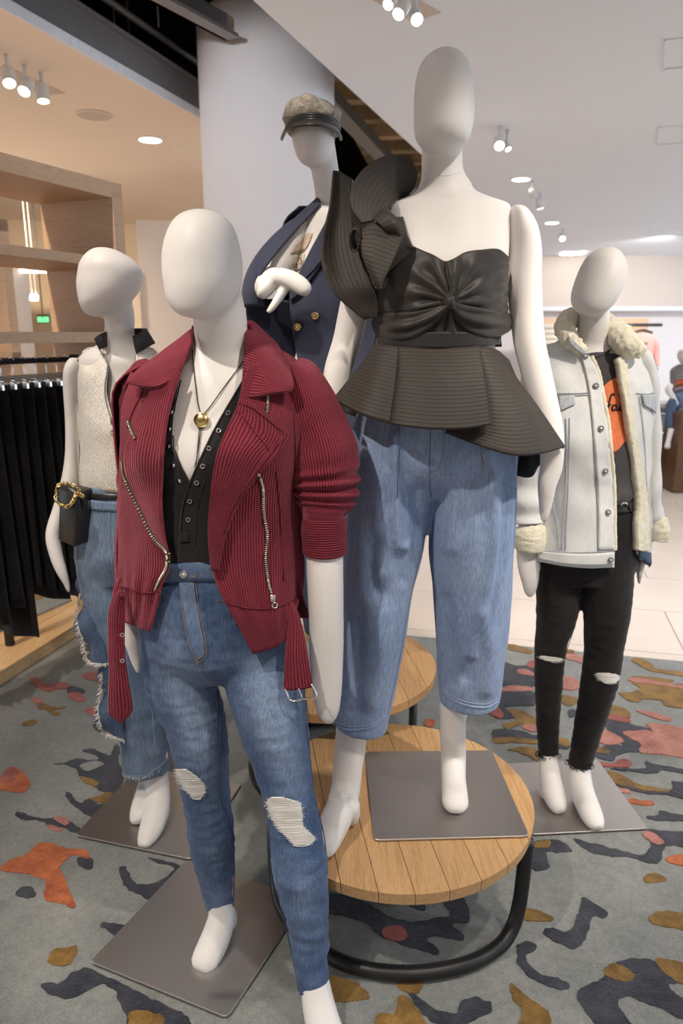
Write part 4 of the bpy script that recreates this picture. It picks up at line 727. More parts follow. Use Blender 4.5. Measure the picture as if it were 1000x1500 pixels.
Lm, gL, armsL = mannequin((-.6, 2.07, 0), 'left mannequin in the shimmering sleeveless top with head turned away',
    [ploft(headL, 32, horiz=True), ploft([(170, 430, 2.06, 18, .05), (175, 460, 2.075, 21, .05), (175, 490, 2.085, 21.5, .052), (176, 508, 2.09, 32, .06)], 24), ploft([(a[0], a[1], a[2], a[3]-(8 if a[1] > 520 else 1), a[4]-(.014 if a[1] > 540 else 0)) for a in L_t], 32, horiz=True), ploft([(150, 830, 2.09, 28, .08), (180, 950, 2.08, 26, .07), (215, 1060, 2.07, 18), (230, 1120, 2.06, 14)]), ploft([(208, 830, 2.10, 28, .08), (215, 950, 2.14, 22, .06), (219, 1095, 2.18, 10)]), ploft(footL1), ploft(heelL1), ploft(footL2)], [armL, armL2], zL, sq([(-.828, 1.919), (-.446, 1.813), (-.345, 2.18)]), RT+.004)
# ---- B: back mannequin, navy blazer
B_t = [(484, 298, 2.30, 24, .055), (488, 312, 2.30, 42, .068), (492, 330, 2.30, 60, .08), (488, 380, 2.30, 62, .10), (484, 430, 2.295, 60, .11), (480, 490, 2.295, 57, .09), (476, 560, 2.295, 64, .1), (478, 640, 2.295, 70, .11)]
headB = [(456, 158, 2.24, 10, .04), (456, 166, 2.24, 26, .07), (457, 182, 2.24, 31, .088), (458, 200, 2.24, 31, .09), (459, 215, 2.235, 29, .084), (459, 228, 2.23, 25, .07), (458, 238, 2.225, 17, .05), (457, 243, 2.225, 7, .025)]
hb = 2.11
armB_l = [ploft([(436, 345, 2.31, 12, .05), (406, 390, 2.27, 16, .045), (390, 415, 2.2, 14, .038), (385, 421, 2.13, 12, .03), (396, 408, hb, 12.5, .028), (415, 406, 2.09, 13.5, .024), (434, 414, 2.08, 13.5, .020), (447, 424, 2.075, 11.5, .017), (453, 429, 2.075, 6, .01)]), ploft([(400, 412, 2.10, 9, .02), (384, 425, 2.09, 12, .022), (378, 425, 2.09, 8, .015)], 14), ploft([(418, 420, 2.09, 8, .014), (407, 438, 2.085, 6.5, .012), (397, 452, 2.08, 5, .01), (391, 458, 2.08, 3, .006)], 14)]
armB_r = ploft([(556, 340, 2.31, 16, .05), (558, 420, 2.31, 18, .045), (556, 500, 2.31, 16, .04), (552, 580, 2.29, 12, .03), (550, 620, 2.28, 5, .012)])
zB = .4275
Bm, gB, armsB = mannequin((-.03, 2.3, .42), 'rear mannequin in a grey cap and navy blazer with its hand at the chest',
    [ploft(headB, 32, horiz=True), ploft([(470, 215, 2.26, 21, .05), (476, 250, 2.275, 20, .05), (482, 285, 2.29, 21, .052), (484, 302, 2.30, 30, .06)], 24), ploft(B_t, 32, horiz=True), ploft([(445, 620, 2.29, 38, .1), (448, 760, 2.29, 30, .08), (470, 930, 2.30, 18)]), ploft([(510, 620, 2.29, 38, .1), (508, 760, 2.29, 30, .08), (500, 930, 2.30, 18)]), ploft([(470, 900, 2.31, 19, None), (470, 960, 2.30, 16), (466, 990, Yz(466, 990, .46), 14, .03), (460, 1003, Yz(460, 1003, .44), 8, .014)]), ploft([(500, 900, 2.31, 19, None), (500, 950, 2.30, 16), (504, 975, Yz(504, 975, .46), 14, .03), (508, 985, Yz(508, 985, .44), 8, .014)])], [armB_l, armB_r], zB, [(-.17, 2.12), (.16, 2.14), (.14, 2.47), (-.19, 2.45)], .421)

# ================================================================== GARMENT HELPERS
def proj(p):
    z = p[2]-HC; d = p[1]*cp-z*sp; return 500+F*p[0]/d, 750-F*(p[1]*sp+z*cp)/d
def ellY(spec, px, py, dpx=0, dd=0.0):
    S = np.array([s[:5] for s in spec], float); o = np.argsort(S[:, 1]); S = S[o]
    cx, Yc, hw, hd = [np.interp(py, S[:, 1], S[:, i]) for i in (0, 2, 3, 4)]
    q = (px-cx)/(hw+dpx); return float(Yc-(hd+dd)*math.sqrt(max(0.0, 1-min(1, q*q))))
def on(spec, rows, dpx, dd): return [[(x, y, ellY(spec, x, y, dpx, dd)) for x, y in r] for r in rows]
def wob(a, s, seed=0):
    def f(u, v, P):
        return np.array([[a*noise.noise(Vector((p[0]*s[0]+seed, p[1]*s[1], p[2]*s[2]))) for p in r] for r in P])
    return f
def wrinkle(a, s, seed=0): return lambda p: a*noise.noise(Vector((p[0]*s[0]+seed, p[1]*s[1], p[2]*s[2])))
def furry(g, a=.004, s=75): return folds(g, lambda p: a*(noise.noise(Vector(p*s))+.6*noise.noise(Vector(p*s*2.1))))
def seam(parent, S, P, r=.0009, m='bthread', off=.0006, nm='seam'): return mk(nm, stroke(S, P, r, off, 5), M[m], parent)
def fray(S, P, n, ln, off=.0, r=.0007, dirn=(0, 0, -1), jit=.6):
    gs = []
    for q in S.pts(dense(P, n), off):
        d = unit(np.array(dirn, float)+rng.normal(0, jit, 3)*[1, .4, .3]); l = ln*(.4+rng.random()); gs.append(tube([q, q+d*l*.5+rng.normal(0, .002, 3), q+d*l], r, 4, 5))
    return join(gs)
def rip(parent, S, rows, n, lab=None):
    """white horizontal weft threads across a torn knee"""
    R = np.array(rows, float); ys = np.linspace(R[0, 2], R[-1, 2], n); gs = []
    bk = [[(np.interp(y, R[:, 2], R[:, 0])*(1-t)+np.interp(y, R[:, 2], R[:, 1])*t, y) for t in (0, .33, .66, 1)] for y in np.linspace(R[0, 2], R[-1, 2], 10)]
    o = mk('ripped_knee', patch(S, bk, .0012, .001, 10, 18), M['thread'], parent); o['label'] = lab or 'torn knee patch with white threads'
    for y in ys:
        a, b = np.interp(y, R[:, 2], R[:, 0]), np.interp(y, R[:, 2], R[:, 1]); j = rng.normal(0, 1.2, 2); P = [(a-2+j[0], y+j[1]*.4), ((a+b)/2, y+1.2+rng.normal(0, .6)), (b+2+j[1], y+j[0]*.5)]
        gs.append(stroke(S, P, .0007, .0026, 4, 6))
    f = mk('loose_threads', join(gs), M['thread'], o); f['kind'] = 'stuff'
def hem(parent, spec_end, prev, m, r=.0035, nm='hem', up=0.0):
    pass
def button(parent, S, px, py, r, m, m2=None, nm='button', th=.004):
    p, n_ = S.hit(px, py, .001); o = mk(nm, join([disc(p+n_*th/2, n_, r, th, 18), torus(p+n_*th, n_, r*.85, r*.14, 18)]), M[m], parent)
    if m2: mk('button_centre', disc(p+n_*(th+.0005), n_, r*.35, .002, 12), M[m2], o)
    return o
def back(spec, rows_y, dpx, dd, m, parent, nm='back_panel', n=9, th=.004, **k):
    """panel round the back of a torso"""
    S = np.array([s[:5] for s in spec], float); S = S[np.argsort(S[:, 1])]; R = []
    for y in rows_y:
        cx, Yc, hw, hd = [np.interp(y, S[:, 1], S[:, i]) for i in (0, 2, 3, 4)]
        R.append([(cx+(hw+dpx)*math.cos(a), y, Yc+(hd+dd)*math.sin(a)) for a in np.linspace(-.12, math.pi+.12, n)])
    return mk(nm, psheet(R, th=th, nu=40, nv=24, **k), M[m], parent)

# ================================================================== A: JEANS, BODYSUIT, NECKLACE, JACKET
jA = thing('skinny_jeans', (-.2, 1.5, .12), 'mid-blue skinny jeans ripped at both knees on the front mannequin', 'jeans')
hipsA = [(305, 801, 1.51, 92, .097), (307, 832, 1.51, 96, .102), (310, 860, 1.51, 102, .108), (316, 915, 1.51, 112, .120), (321, 955, 1.51, 108, .108), (325, 990, 1.505, 80, .055)]
gJA = fuse([ploft(hipsA, 32, horiz=True), ploft(A_l1), ploft(A_l2)], .0055, 16)
gJA = folds(gJA, lambda p: .0030*noise.noise(Vector((p[0]*14, p[1]*14, p[2]*46)))*(1.5 if (p[2] < .42 or p[2] > .93) else .6)+.002*noise.noise(Vector((p[0]*30, p[1]*30, p[2]*70+9))))
def fadeA(p):
    x, y = proj(p); r = 0
    for sp_ in (A_l1, A_l2):
        S = np.array([q[:4] for q in sp_], float); cx = np.interp(y, S[:, 1], S[:, 0]); hw = np.interp(y, S[:, 1], S[:, 3])
        r = max(r, math.exp(-((x-cx)/(hw*.62))**2)*(math.exp(-((y-1060)/85)**2)+.35*math.exp(-((y-1300)/80)**2)))
    w = .35*max(0, noise.noise(Vector((p[0]*9, 3.3, p[2]*60+p[0]*25))))*math.exp(-((y-930)/60)**2)      # whiskers at the hip
    return min(1, r+w+.12)
ol = mk('legs', gJA, M['denA'], jA); SJA = Surf(gJA)
at_ = ol.data.attributes.new('fade', 'FLOAT', 'POINT'); at_.data.foreach_set('value', [fadeA(p) for p in gJA.v])
wbd = mk('waistband', patch(SJA, [[(214, 834), (250, 827), (310, 824), (370, 826), (415, 834)], [(212, 856), (250, 852), (310, 850), (370, 852), (418, 858)]], .0035, .003, 30, 5), M['denA'], jA)
button(jA, SJA, 270, 840, .0085, 'chrome', 'trimw', th=.006)
mk('buttonhole', stroke(SJA, [(279, 842), (286, 840), (287, 843), (280, 844)], .0008, .005), M['othread'], jA)
fly = mk('fly', patch(SJA, [[(264, 853), (284, 852)], [(270, 900), (291, 898)], [(278, 940), (298, 940)], [(290, 966), (299, 962)]], .0022, .003, 8, 20), M['denA'], jA)
for o_ in (wbd, fly):
    at_ = o_.data.attributes.new('fade', 'FLOAT', 'POINT'); at_.data.foreach_set('value', [.42]*len(o_.data.vertices))
for P in ([(264, 853), (269, 900), (277, 940), (289, 967), (297, 990), (318, 1003)], [(284, 853), (290, 900), (299, 940), (298, 958), (284, 968)], [(287, 853), (293, 900), (302, 940), (300, 962), (287, 971)]): seam(jA, SJA, P, .0006, 'othread', .0035)
for P in ([(318, 1010), (322, 1050), (321, 1110), (324, 1170), (338, 1210), (343, 1270), (341, 1328)],): seam(jA, SJA, P, .0016, 'denD', .0006)
for P in ([(388, 1185), (394, 1230), (399, 1280), (412, 1330), (425, 1390), (438, 1452)], [(448, 1060), (455, 1120), (460, 1165), (475, 1225), (479, 1280)]): seam(jA, SJA, P, .0012, 'denD', .0004)
for P in ([(236, 853), (234, 880), (222, 905)], [(330, 852), (345, 885), (385, 905)]): seam(jA, SJA, P, .0009, 'othread', .0008)
rip(jA, SJA, [(258, 272, 1126), (260, 290, 1138), (265, 299, 1150), (276, 300, 1160), (284, 293, 1169)], 26, 'white torn threads at the knee of the standing leg')
rip(jA, SJA, [(398, 412, 1167), (390, 438, 1174), (394, 441, 1185), (398, 443, 1198), (406, 442, 1210), (414, 455, 1220), (424, 462, 1229), (431, 452, 1238)], 38, 'larger white torn patch at the knee of the striding leg')
mk('frayed_hem', fray(SJA, [(305, 1330), (322, 1333), (338, 1328)], 26, .004), M['denA'], jA)['kind'] = 'stuff'
mk('frayed_hem', fray(SJA, [(440, 1454), (460, 1456), (482, 1450)], 30, .004), M['denA'], jA)['kind'] = 'stuff'
# bodysuit
SA = Surf(gA)
bs = thing('bodysuit', (-.26, 1.42, 1.2), 'black plunge bodysuit with silver snaps under the burgundy jacket', 'bodysuit')
gb1 = patch(SA, [[(226, 556), (245, 556), (264, 556)], [(222, 590), (240, 590), (257, 590)], [(220, 643), (238, 643), (253, 643)], [(220, 668), (240, 668), (258, 668)], [(220, 708), (250, 708), (279, 708)], [(222, 760), (252, 760), (282, 760)], [(222, 848), (252, 848), (282, 848)]], .004, .003, 16, 40)
gb2 = patch(SA, [[(353, 560), (370, 560), (390, 560)], [(319, 620), (350, 620), (380, 620)], [(294, 671), (335, 671), (375, 671)], [(277, 709), (325, 709), (370, 709)], [(268, 740), (320, 740), (370, 740)], [(264, 790), (318, 790), (370, 790)], [(262, 848), (318, 848), (372, 848)]], .0075, .003, 22, 40)
mk('front_panel', gb1, M['black'], bs); mk('front_panel', gb2, M['black'], bs); SB1 = Surf(gb1, gb2)
gbk = back(A_t, (560, 620, 700, 780, 830), 2, .006, 'black', bs)
for P in ([(264, 556), (257, 590), (253, 643), (258, 668), (277, 708)], [(353, 562), (319, 620), (294, 671), (277, 711), (268, 742), (264, 790)]): seam(bs, SB1, P, .0016, 'black', .001, 'edge_binding')
seam(bs, SB1, [(300, 705), (291, 735), (288, 770), (286, 800)], .0008, 'strap', .0006)
for x, y in ((332, 605), (318, 631), (304, 657), (295, 683), (286, 707), (276, 734), (274, 761)):
    p, n_ = SB1.hit(x+2, y, .0015); o = mk('snap', torus(p, n_, .0042, .0011, 18), M['chrome'], bs); mk('snap_centre', disc(p, n_, .003, .001, 12), M['black'], o)
for x, y in ((251, 604), (248, 629), (247, 654), (254, 682), (263, 705)):
    p, n_ = SB1.hit(x, y, .002); o = mk('snap', disc(p, n_, .0044, .0022, 16), M['chrome'], bs)
mk('placket_tab', patch(SB1, [[(263, 781), (277, 781)], [(264, 794), (278, 793)]], .002, .002, 6, 6), M['black'], bs)
# necklace (bolo cord with a round stone)
nk = thing('bolo_necklace', SA.hit(295, 615, .004)[0], 'dark cord necklace with a round golden disc on the front mannequin', 'necklace')
mk('cord', tube(SA.pts([(283, 512), (284, 535), (287, 565), (290, 590), (294, 606)], .003), .0011, 6), M['strap'], nk)
mk('cord', tube(SA.pts([(357, 528), (345, 545), (325, 572), (308, 596), (298, 608)], .003), .0011, 6), M['strap'], nk)
mk('cord', tube(SA.pts([(293, 625), (291, 650), (289, 672), (286, 684)], .0045), .0011, 6), M['strap'], nk)
mk('cord', tube(SA.pts([(296, 625), (293, 645), (290, 665), (288, 680)], .0045), .0011, 6), M['strap'], nk)
p, n_ = SA.hit(296, 616, .007); o = mk('disc_pendant', tube([p-n_*.003, p, p+n_*.003, p+n_*.0045], [.0125, .0145, .0125, .006], 28, smooth=False), M['gold'], nk)
mk('rim', torus(p+n_*.001, n_, .0142, .0012, 28), M['gold'], o)
# ---------------- jacket
jk = thing('corduroy_jacket', (-.24, 1.5, .95), 'burgundy corduroy biker jacket worn open on the front mannequin', 'jacket')
A_j = A_t[:-3]+[(316, 915, 1.51, 108, .114), (322, 970, 1.51, 108, .116), (326, 1005, 1.51, 92, .10)]   # jacket block
DP, DD = 32, .034
cordw = wob(.006, (16, 16, 9), 3)
def waistg(u, v, P):     # gathered waist
    return cordw(u, v, P)+.0035*np.sin(u*26)*np.exp(-((v-.86)/.09)**2)
pL = psheet(on(A_j, [[(197, 548), (218, 546), (240, 545), (266, 543)], [(179, 600), (205, 600), (228, 600), (249, 598)], [(177, 660), (202, 660), (222, 660), (240, 658)], [(177, 720), (200, 720), (220, 720), (238, 720)], [(174, 780), (198, 780), (220, 780), (241, 778)], [(173, 830), (196, 830), (222, 832), (249, 828)], [(175, 866), (195, 866), (214, 868), (236, 864)], [(179, 905), (193, 910), (210, 916), (226, 905)], [(186, 908), (197, 913), (209, 919), (220, 925)]], DP, DD), nu=34, nv=70, th=.005, disp=waistg)
mk('front_panel', pL, M['cord'], jk)
pR = psheet(on(A_j, [[(364, 535), (388, 530), (412, 528), (434, 532), (452, 545)], [(345, 600), (372, 600), (400, 600), (425, 600), (448, 600)], [(320, 660), (352, 660), (386, 660), (418, 660), (444, 660)], [(309, 720), (343, 720), (378, 720), (412, 720), (442, 720)], [(305, 780), (341, 780), (377, 780), (411, 780), (442, 780)], [(310, 830), (343, 830), (378, 832), (412, 832), (446, 830)], [(320, 862), (350, 865), (381, 868), (412, 868), (443, 862)], [(340, 900), (362, 908), (388, 910), (412, 906), (434, 895)], [(370, 958), (385, 953), (400, 948), (414, 941), (426, 928)]], DP, DD), nu=44, nv=70, th=.005, disp=waistg)
mk('front_panel', pR, M['cord'], jk)
back(A_j, (520, 560, 620, 700, 780, 860, 905), DP, DD, 'cord', jk, disp=wob(.006, (12, 12, 8), 8))
# yoke over the shoulders
mk('shoulder_panel', psheet([[(366, 500, 1.50), (392, 505, 1.53), (425, 522, 1.54), (448, 540, 1.53)], [(366, 520, 1.47), (392, 525, 1.47), (425, 540, 1.48), (452, 560, 1.49)], [(372, 500, 1.56), (400, 508, 1.59), (430, 525, 1.60), (452, 545, 1.57)]][::1][:2], nu=20, nv=10, th=.005), M['cord'], jk)
mk('side_panel', psheet([[(x, y, Yv), (x-3, y, Yv+.05), (x+8, y, Yv+.12)] for x, y, Yv in ((196, 546, 1.50), (181, 580, 1.515), (178, 640, 1.525), (177, 720, 1.525), (174, 800, 1.52), (176, 870, 1.51), (182, 904, 1.51))], nu=14, nv=40, th=.005, disp=cordw), M['cord'], jk)
SJ = Surf(pL, pR)
# waist seams
seam(jk, SJ, [(174, 858), (190, 862), (210, 868), (233, 866)], .0014, 'cord', .002); seam(jk, SJ, [(322, 880), (350, 888), (385, 892), (415, 886), (440, 872)], .0014, 'cord', .002)
# sleeves
def slv(R, t, a):
    f = np.zeros(t.shape)
    for i in range(t.shape[0]):
        for j in range(t.shape[1]):
            p = R[i, j]; k = math.exp(-((t[i, 0]-.66)/.13)**2)
            f[i, j] = .007*k*math.sin(t[i, 0]*75+1.2*math.sin(a[i, j]+.5))+.005*noise.noise(Vector((p[0]*16, p[1]*16, p[2]*12)))
    return f
gS = ploft([(428, 532, 1.53, 14, .05), (440, 552, 1.53, 30, .066), (452, 590, 1.525, 43, .075), (463, 630, 1.52, 48, .075), (471, 665, 1.51, 51, .072), (475, 695, 1.505, 50, .068), (476, 718, 1.50, 48, .062), (475, 738, 1.495, 42, .055), (474, 752, 1.49, 33, .048), (474, 762, 1.49, 32, .046)], 48, 110, disp=slv)
sl = mk('sleeve', gS, M['cord'], jk)
gc = ploft([(474, 758, 1.49, 33.5, .048), (474, 775, 1.488, 34, .047), (475, 795, 1.486, 33, .046), (475, 807, 1.485, 32.5, .045), (475, 810, 1.485, 31, .043)], 40, 24); gc.uv = gc.uv[:, ::-1]
mk('cuff', gc, M['cord'], sl)
sl2 = mk('sleeve', ploft([(208, 544, 1.55, 15, .05), (203, 570, 1.57, 25, .065), (200, 640, 1.60, 26, .066), (199, 720, 1.63, 25, .06), (197, 780, 1.635, 23, .055), (196, 820, 1.63, 18, .045)], 28, 40, disp=lambda R, t, a: .003*np.sin(t*60)), M['cord'], jk)
# collar: two leaves folded over, joined behind the neck
def colr(rows, sw=True, **k): return psheet(rows, swap=sw, th=.006, **k)
mk('collar', colr([[(356, 470, 1.545), (371, 474, 1.57), (398, 496, 1.54), (416, 520, 1.50)], [(359, 495, 1.495), (378, 502, 1.49), (405, 525, 1.475), (426, 548, 1.455)], [(357, 535, 1.455), (378, 542, 1.44), (405, 555, 1.432), (430, 565, 1.43)], [(352, 580, 1.425), (370, 582, 1.415), (397, 577, 1.415), (427, 573, 1.425)]], nu=30, nv=34, disp=wob(.004, (20, 20, 20), 5)), M['cord'], jk)
mk('collar', colr([[(283, 482, 1.51), (272, 490, 1.52), (240, 515, 1.53), (215, 532, 1.52)], [(281, 500, 1.48), (265, 512, 1.475), (232, 532, 1.465), (198, 548, 1.465)], [(275, 520, 1.455), (258, 532, 1.445), (228, 548, 1.435), (187, 559, 1.44)], [(266, 545, 1.435), (252, 556, 1.42), (230, 567, 1.415), (192, 564, 1.435)]], nu=30, nv=30, disp=wob(.003, (20, 20, 20), 9)), M['cord'], jk)
mk('collar_stand', colr([[(283, 478, 1.515), (300, 468, 1.58), (325, 464, 1.61), (350, 466, 1.585), (366, 474, 1.52)], [(276, 505, 1.52), (298, 500, 1.60), (325, 498, 1.63), (352, 500, 1.60), (370, 505, 1.53)]], nu=30, nv=12), M['cord'], jk)
# lapels, folded open; their free edges carry the zip
lL = [[(264, 547), (250, 556), (236, 566), (222, 572)], [(252, 585), (237, 590), (221, 596), (205, 602)], [(242, 630), (230, 632), (210, 634), (190, 640)], [(238, 672), (222, 674), (203, 676), (182, 680)], [(236, 715), (223, 716), (208, 717), (193, 718)], [(237, 760), (230, 760), (222, 760), (212, 760)], [(243, 795), (239, 796), (234, 798), (229, 799)], [(249, 818), (248, 819), (246, 820), (244, 821)]]
gl1 = psheet(on(A_j, lL, DP, DD+.013), nu=26, nv=60, th=.006, disp=wob(.004, (18, 18, 10), 21)); mk('lapel', gl1, M['cord'], jk)
lR = [[(352, 583), (364, 588), (378, 596), (392, 606)], [(343, 604), (362, 610), (388, 620), (421, 633)], [(332, 628), (352, 634), (382, 642), (418, 648)], [(319, 660), (338, 664), (362, 668), (398, 676)], [(311, 700), (326, 703), (346, 706), (372, 706)], [(306, 745), (317, 746), (330, 747), (346, 746)], [(305, 785), (313, 786), (322, 787), (331, 786)], [(309, 835), (313, 836), (316, 837), (320, 836)]]
gl2 = psheet(on(A_j, lR, DP, DD+.014), nu=28, nv=60, th=.006, disp=wob(.004, (18, 18, 10), 31)); mk('lapel', gl2, M['cord'], jk)
SL = Surf(pL, pR, gl1, gl2)
for P in ([(416, 640), (390, 668), (366, 702), (342, 738), (328, 780)], [(350, 590), (372, 600), (412, 632)], [(395, 660), (360, 615), (350, 600)], [(398, 560), (420, 567)]): seam(jk, SL, P, .0012, 'cord', .0012, 'topstitch')
for P in ([(209, 573), (196, 600), (186, 625)], [(430, 600), (432, 660), (430, 720)], [(404, 690), (410, 760), (415, 850)]): seam(jk, SL, P, .0018, 'cord', .001)
def zipper(P, n, pull=None, S=SL):
    o = mk('zipper', stroke(S, P, .0034, .0005, 6, 40), M['strap'], jk); t = mk('zipper_teeth', teeth(S, P, n), M['zipm'], o); t['kind'] = 'stuff'
    if pull:
        p, n_ = S.hit(*pull, .007); b = mk('zipper_slider', bevel(G(join([box(-.005, .005, -.003, .003, -.008, .008)]).v+p, box(0, 1, 0, 1, 0, 1).f), .0015, 2), M['chrome'], o)
        mk('pull_ring', torus(p+np.array([.004, -.004, -.014]), n_, .0055, .0014, 18), M['chrome'], o)
zipper([(180, 676), (184, 700), (203, 742), (224, 785), (243, 806), (246, 820), (244, 834), (236, 850), (230, 864)], 78)
zipper([(189, 618), (193, 629), (199, 642)], 14, None, SL)
zipper([(378, 694), (384, 717), (385, 749), (390, 784), (388, 815), (391, 845), (396, 868)], 64, (398, 876))
zipper([(390, 577), (391, 590), (390, 604)], 12)
# hanging belt ends
bl = mk('belt_end', psheet([[(172, 868, 1.40), (177, 866, 1.395), (182, 868, 1.40)], [(163, 885, 1.40), (172, 884, 1.392), (183, 884, 1.40)], [(159, 910, 1.395), (170, 912, 1.388), (183, 908, 1.395)], [(159, 960, 1.39), (171, 960, 1.383), (183, 958, 1.39)], [(160, 1010, 1.387), (174, 1010, 1.38), (190, 1008, 1.387)], [(160, 1042, 1.385), (176, 1044, 1.38), (194, 1040, 1.385)], [(174, 1057, 1.383), (177, 1059, 1.381), (180, 1057, 1.383)]], nu=14, nv=44, th=.005, disp=wob(.004, (14, 14, 18), 41)), M['cord'], jk)
mk('belt_loop', tube([at(175, 848, 1.45), at(170, 860, 1.42), at(169, 876, 1.40), at(181, 872, 1.392)], .005, 8), M['cord'], bl)
for y in (968, 930):
    p = at(179, y, 1.378); mk('eyelet', torus(p, CAMP-p, .0035, .0012, 16), M['chrome'], bl)
br = mk('belt_end', psheet([[(419, 880, 1.44), (425, 882, 1.435), (431, 886, 1.44)], [(424, 905, 1.42), (432, 908, 1.412), (440, 912, 1.42)], [(420, 940, 1.40), (432, 942, 1.392), (447, 944, 1.40)], [(417, 975, 1.39), (433, 976, 1.383), (453, 976, 1.39)], [(416, 1010, 1.385), (436, 1010, 1.378), (458, 1006, 1.385)]], nu=14, nv=36, th=.006, disp=wob(.003, (14, 14, 18), 47)), M['cord'], jk)
bk_ = mk('buckle', tube([at(417, 1009, 1.378), at(426, 1026, 1.372), at(444, 1024, 1.37), at(463, 1021, 1.372), at(456, 1002, 1.378)], .0022, 8, 30, False), M['chrome'], br)
mk('buckle_pin', tube([at(437, 1008, 1.374), at(441, 1018, 1.366), at(443, 1025, 1.366)], .0016, 6), M['chrome'], br)

# ================================================================== C: WIDE JEANS
jC = thing('balloon_jeans', (.2, 1.7, .55), 'light blue wide-leg cropped jeans under the black peplum top', 'jeans')
C_l1 = [(584, 630, 1.68, 46, .09), (578, 665, 1.68, 56, .108), (574, 695, 1.68, 62, .12), (567, 760, 1.68, 59.5, .118), (563, 800, 1.68, 57, .115), (556, 850, 1.68, 51.5, .11), (551, 900, 1.675, 48, .105), (542, 980, 1.67, 42.5, .09), (532, 1035, 1.665, 40, .08), (527, 1066, 1.66, 39, .075)]
C_l2 = [(684, 630, 1.68, 46, .09), (689, 665, 1.68, 58, .108), (692, 695, 1.68, 64, .12), (692, 760, 1.68, 62.5, .118), (690, 800, 1.685, 62, .115), (691, 850, 1.69, 58.5, .11), (691, 900, 1.695, 55, .105), (689, 980, 1.70, 48, .09), (687, 1028, 1.70, 43, .08)]
C_h = [(639, 560, 1.67, 104, .115), (637, 600, 1.67, 114, .125), (635, 640, 1.675, 121, .132), (634, 680, 1.68, 122, .128), (633, 722, 1.68, 100, .07)]
gJC = fuse([ploft(C_h, 36, horiz=True), ploft(C_l1, 32), ploft(C_l2, 32)], .0055, 18)
CR = [ # long soft folds: pixel polyline, width px, height m
 ([(581, 640), (580, 720), (582, 790), (590, 800)], 9, .011), ([(606, 720), (612, 760), (608, 800), (592, 850)], 8, -.007), ([(710, 660), (722, 720), (724, 800), (712, 880), (690, 960)], 9, .010), ([(745, 700), (738, 800), (715, 900), (680, 990)], 11, -.009),
 ([(550, 795), (545, 830), (556, 870)], 10, -.006), ([(540, 660), (552, 700), (560, 760), (556, 840)], 14, .006), ([(665, 690), (668, 750), (660, 800)], 12, .006), ([(650, 880), (656, 940), (662, 1000)], 12, -.006), ([(525, 900), (522, 980), (520, 1040)], 12, -.006), ([(560, 900), (556, 980), (545, 1030)], 12, .005), ([(710, 900), (718, 960), (712, 1010)], 10, .007)]
CRd = [(dense(P, 120), w_, h_) for P, w_, h_ in CR]
def foldC(p):
    x, y = proj(p); r = 0
    if p[1] < 1.70:
        for P, w_, h_ in CRd:
            d = np.min(np.hypot(P[:, 0]-x, (P[:, 1]-y))); r += 1.45*h_*math.exp(-(d/w_)**2)
    return r+.003*noise.noise(Vector((p[0]*22, p[1]*22, p[2]*9)))
gJC = folds(gJC, foldC)
mk('legs', gJC, M['denC'], jC); SJC = Surf(gJC)
seam(jC, SJC, [(630, 622), (630, 660), (629, 700), (631, 728)], .0016, 'denL', .001); mk('fly', patch(SJC, [[(631, 622), (650, 622)], [(630, 660), (648, 662)], [(630, 690), (640, 685)]], .002, .003, 8, 14), M['denC'], jC)
for P in ([(651, 622), (649, 664), (641, 688), (631, 694)], [(655, 622), (653, 666), (644, 690)]): seam(jC, SJC, P, .0008, 'bthread', .0032, 'topstitch')
for P in ([(584, 624), (583, 680), (581, 730)], [(702, 640), (708, 690)]): seam(jC, SJC, P, .0012, 'denL', .0005, 'pleat')
for P in ([(488, 1062), (505, 1070), (527, 1071), (548, 1066), (565, 1050)], [(645, 1012), (660, 1026), (687, 1036), (712, 1038), (729, 1030)]):
    seam(jC, SJC, [(x, y-2) for x, y in P], .0026, 'denC', .0, 'hem'); seam(jC, SJC, [(x, y-7) for x, y in P], .0008, 'bthread', .0006, 'topstitch')
seam(jC, SJC, [(634, 760), (632, 800), (634, 860), (638, 920), (642, 980), (645, 1008)], .0012, 'denD', .0, 'inseam'); seam(jC, SJC, [(622, 780), (606, 850), (596, 900), (584, 970), (568, 1045)], .0012, 'denL', .0, 'inseam')

# ================================================================== C: BLACK PEPLUM TOP
tp = thing('peplum_top', (.2, 1.65, 1.2), 'charcoal one-shoulder peplum top with a big ruffle on the tallest mannequin', 'top')
KX, KY = 658, 441
def twist(u, v, P):
    out = np.zeros(P.shape[:2])
    for i in range(P.shape[0]):
        for j in range(P.shape[1]):
            x, y = proj(P[i, j]); r = math.hypot(x-KX, y-KY); a = math.atan2(y-KY, x-KX)
            w_ = math.exp(-((r-26)/34)**2); out[i, j] = .0055*w_*math.sin(a*13+r*.03)+.012*math.exp(-(r/16)**2)+.0035*noise.noise(Vector(P[i, j]*28))
            out[i, j] += .002*math.exp(-((x-738)/9)**2)*(1+math.sin(y*.42))
    return out
gbod = psheet(on(C_t, [[(548, 412), (568, 378), (594, 359), (628, 371), (655, 382), (680, 370), (704, 366), (730, 365), (743, 378)], [(549, 430), (570, 415), (600, 408), (630, 410), (656, 412), (682, 410), (706, 409), (729, 410), (742, 416)], [(550, 452), (572, 450), (602, 448), (632, 446), (657, 444), (682, 446), (706, 448), (728, 449), (741, 450)], [(551, 480), (574, 481), (602, 481), (632, 481), (656, 481), (682, 481), (702, 481), (722, 481), (736, 480)], [(552, 504), (574, 507), (602, 508), (632, 509), (654, 509), (678, 508), (698, 507), (716, 506), (730, 503)]], 9, .021), nu=80, nv=56, th=.004, disp=twist)
mk('bodice', gbod, M['twill'], tp)
back(C_t, (400, 430, 460, 490, 508), 9, .02, 'twill', tp)
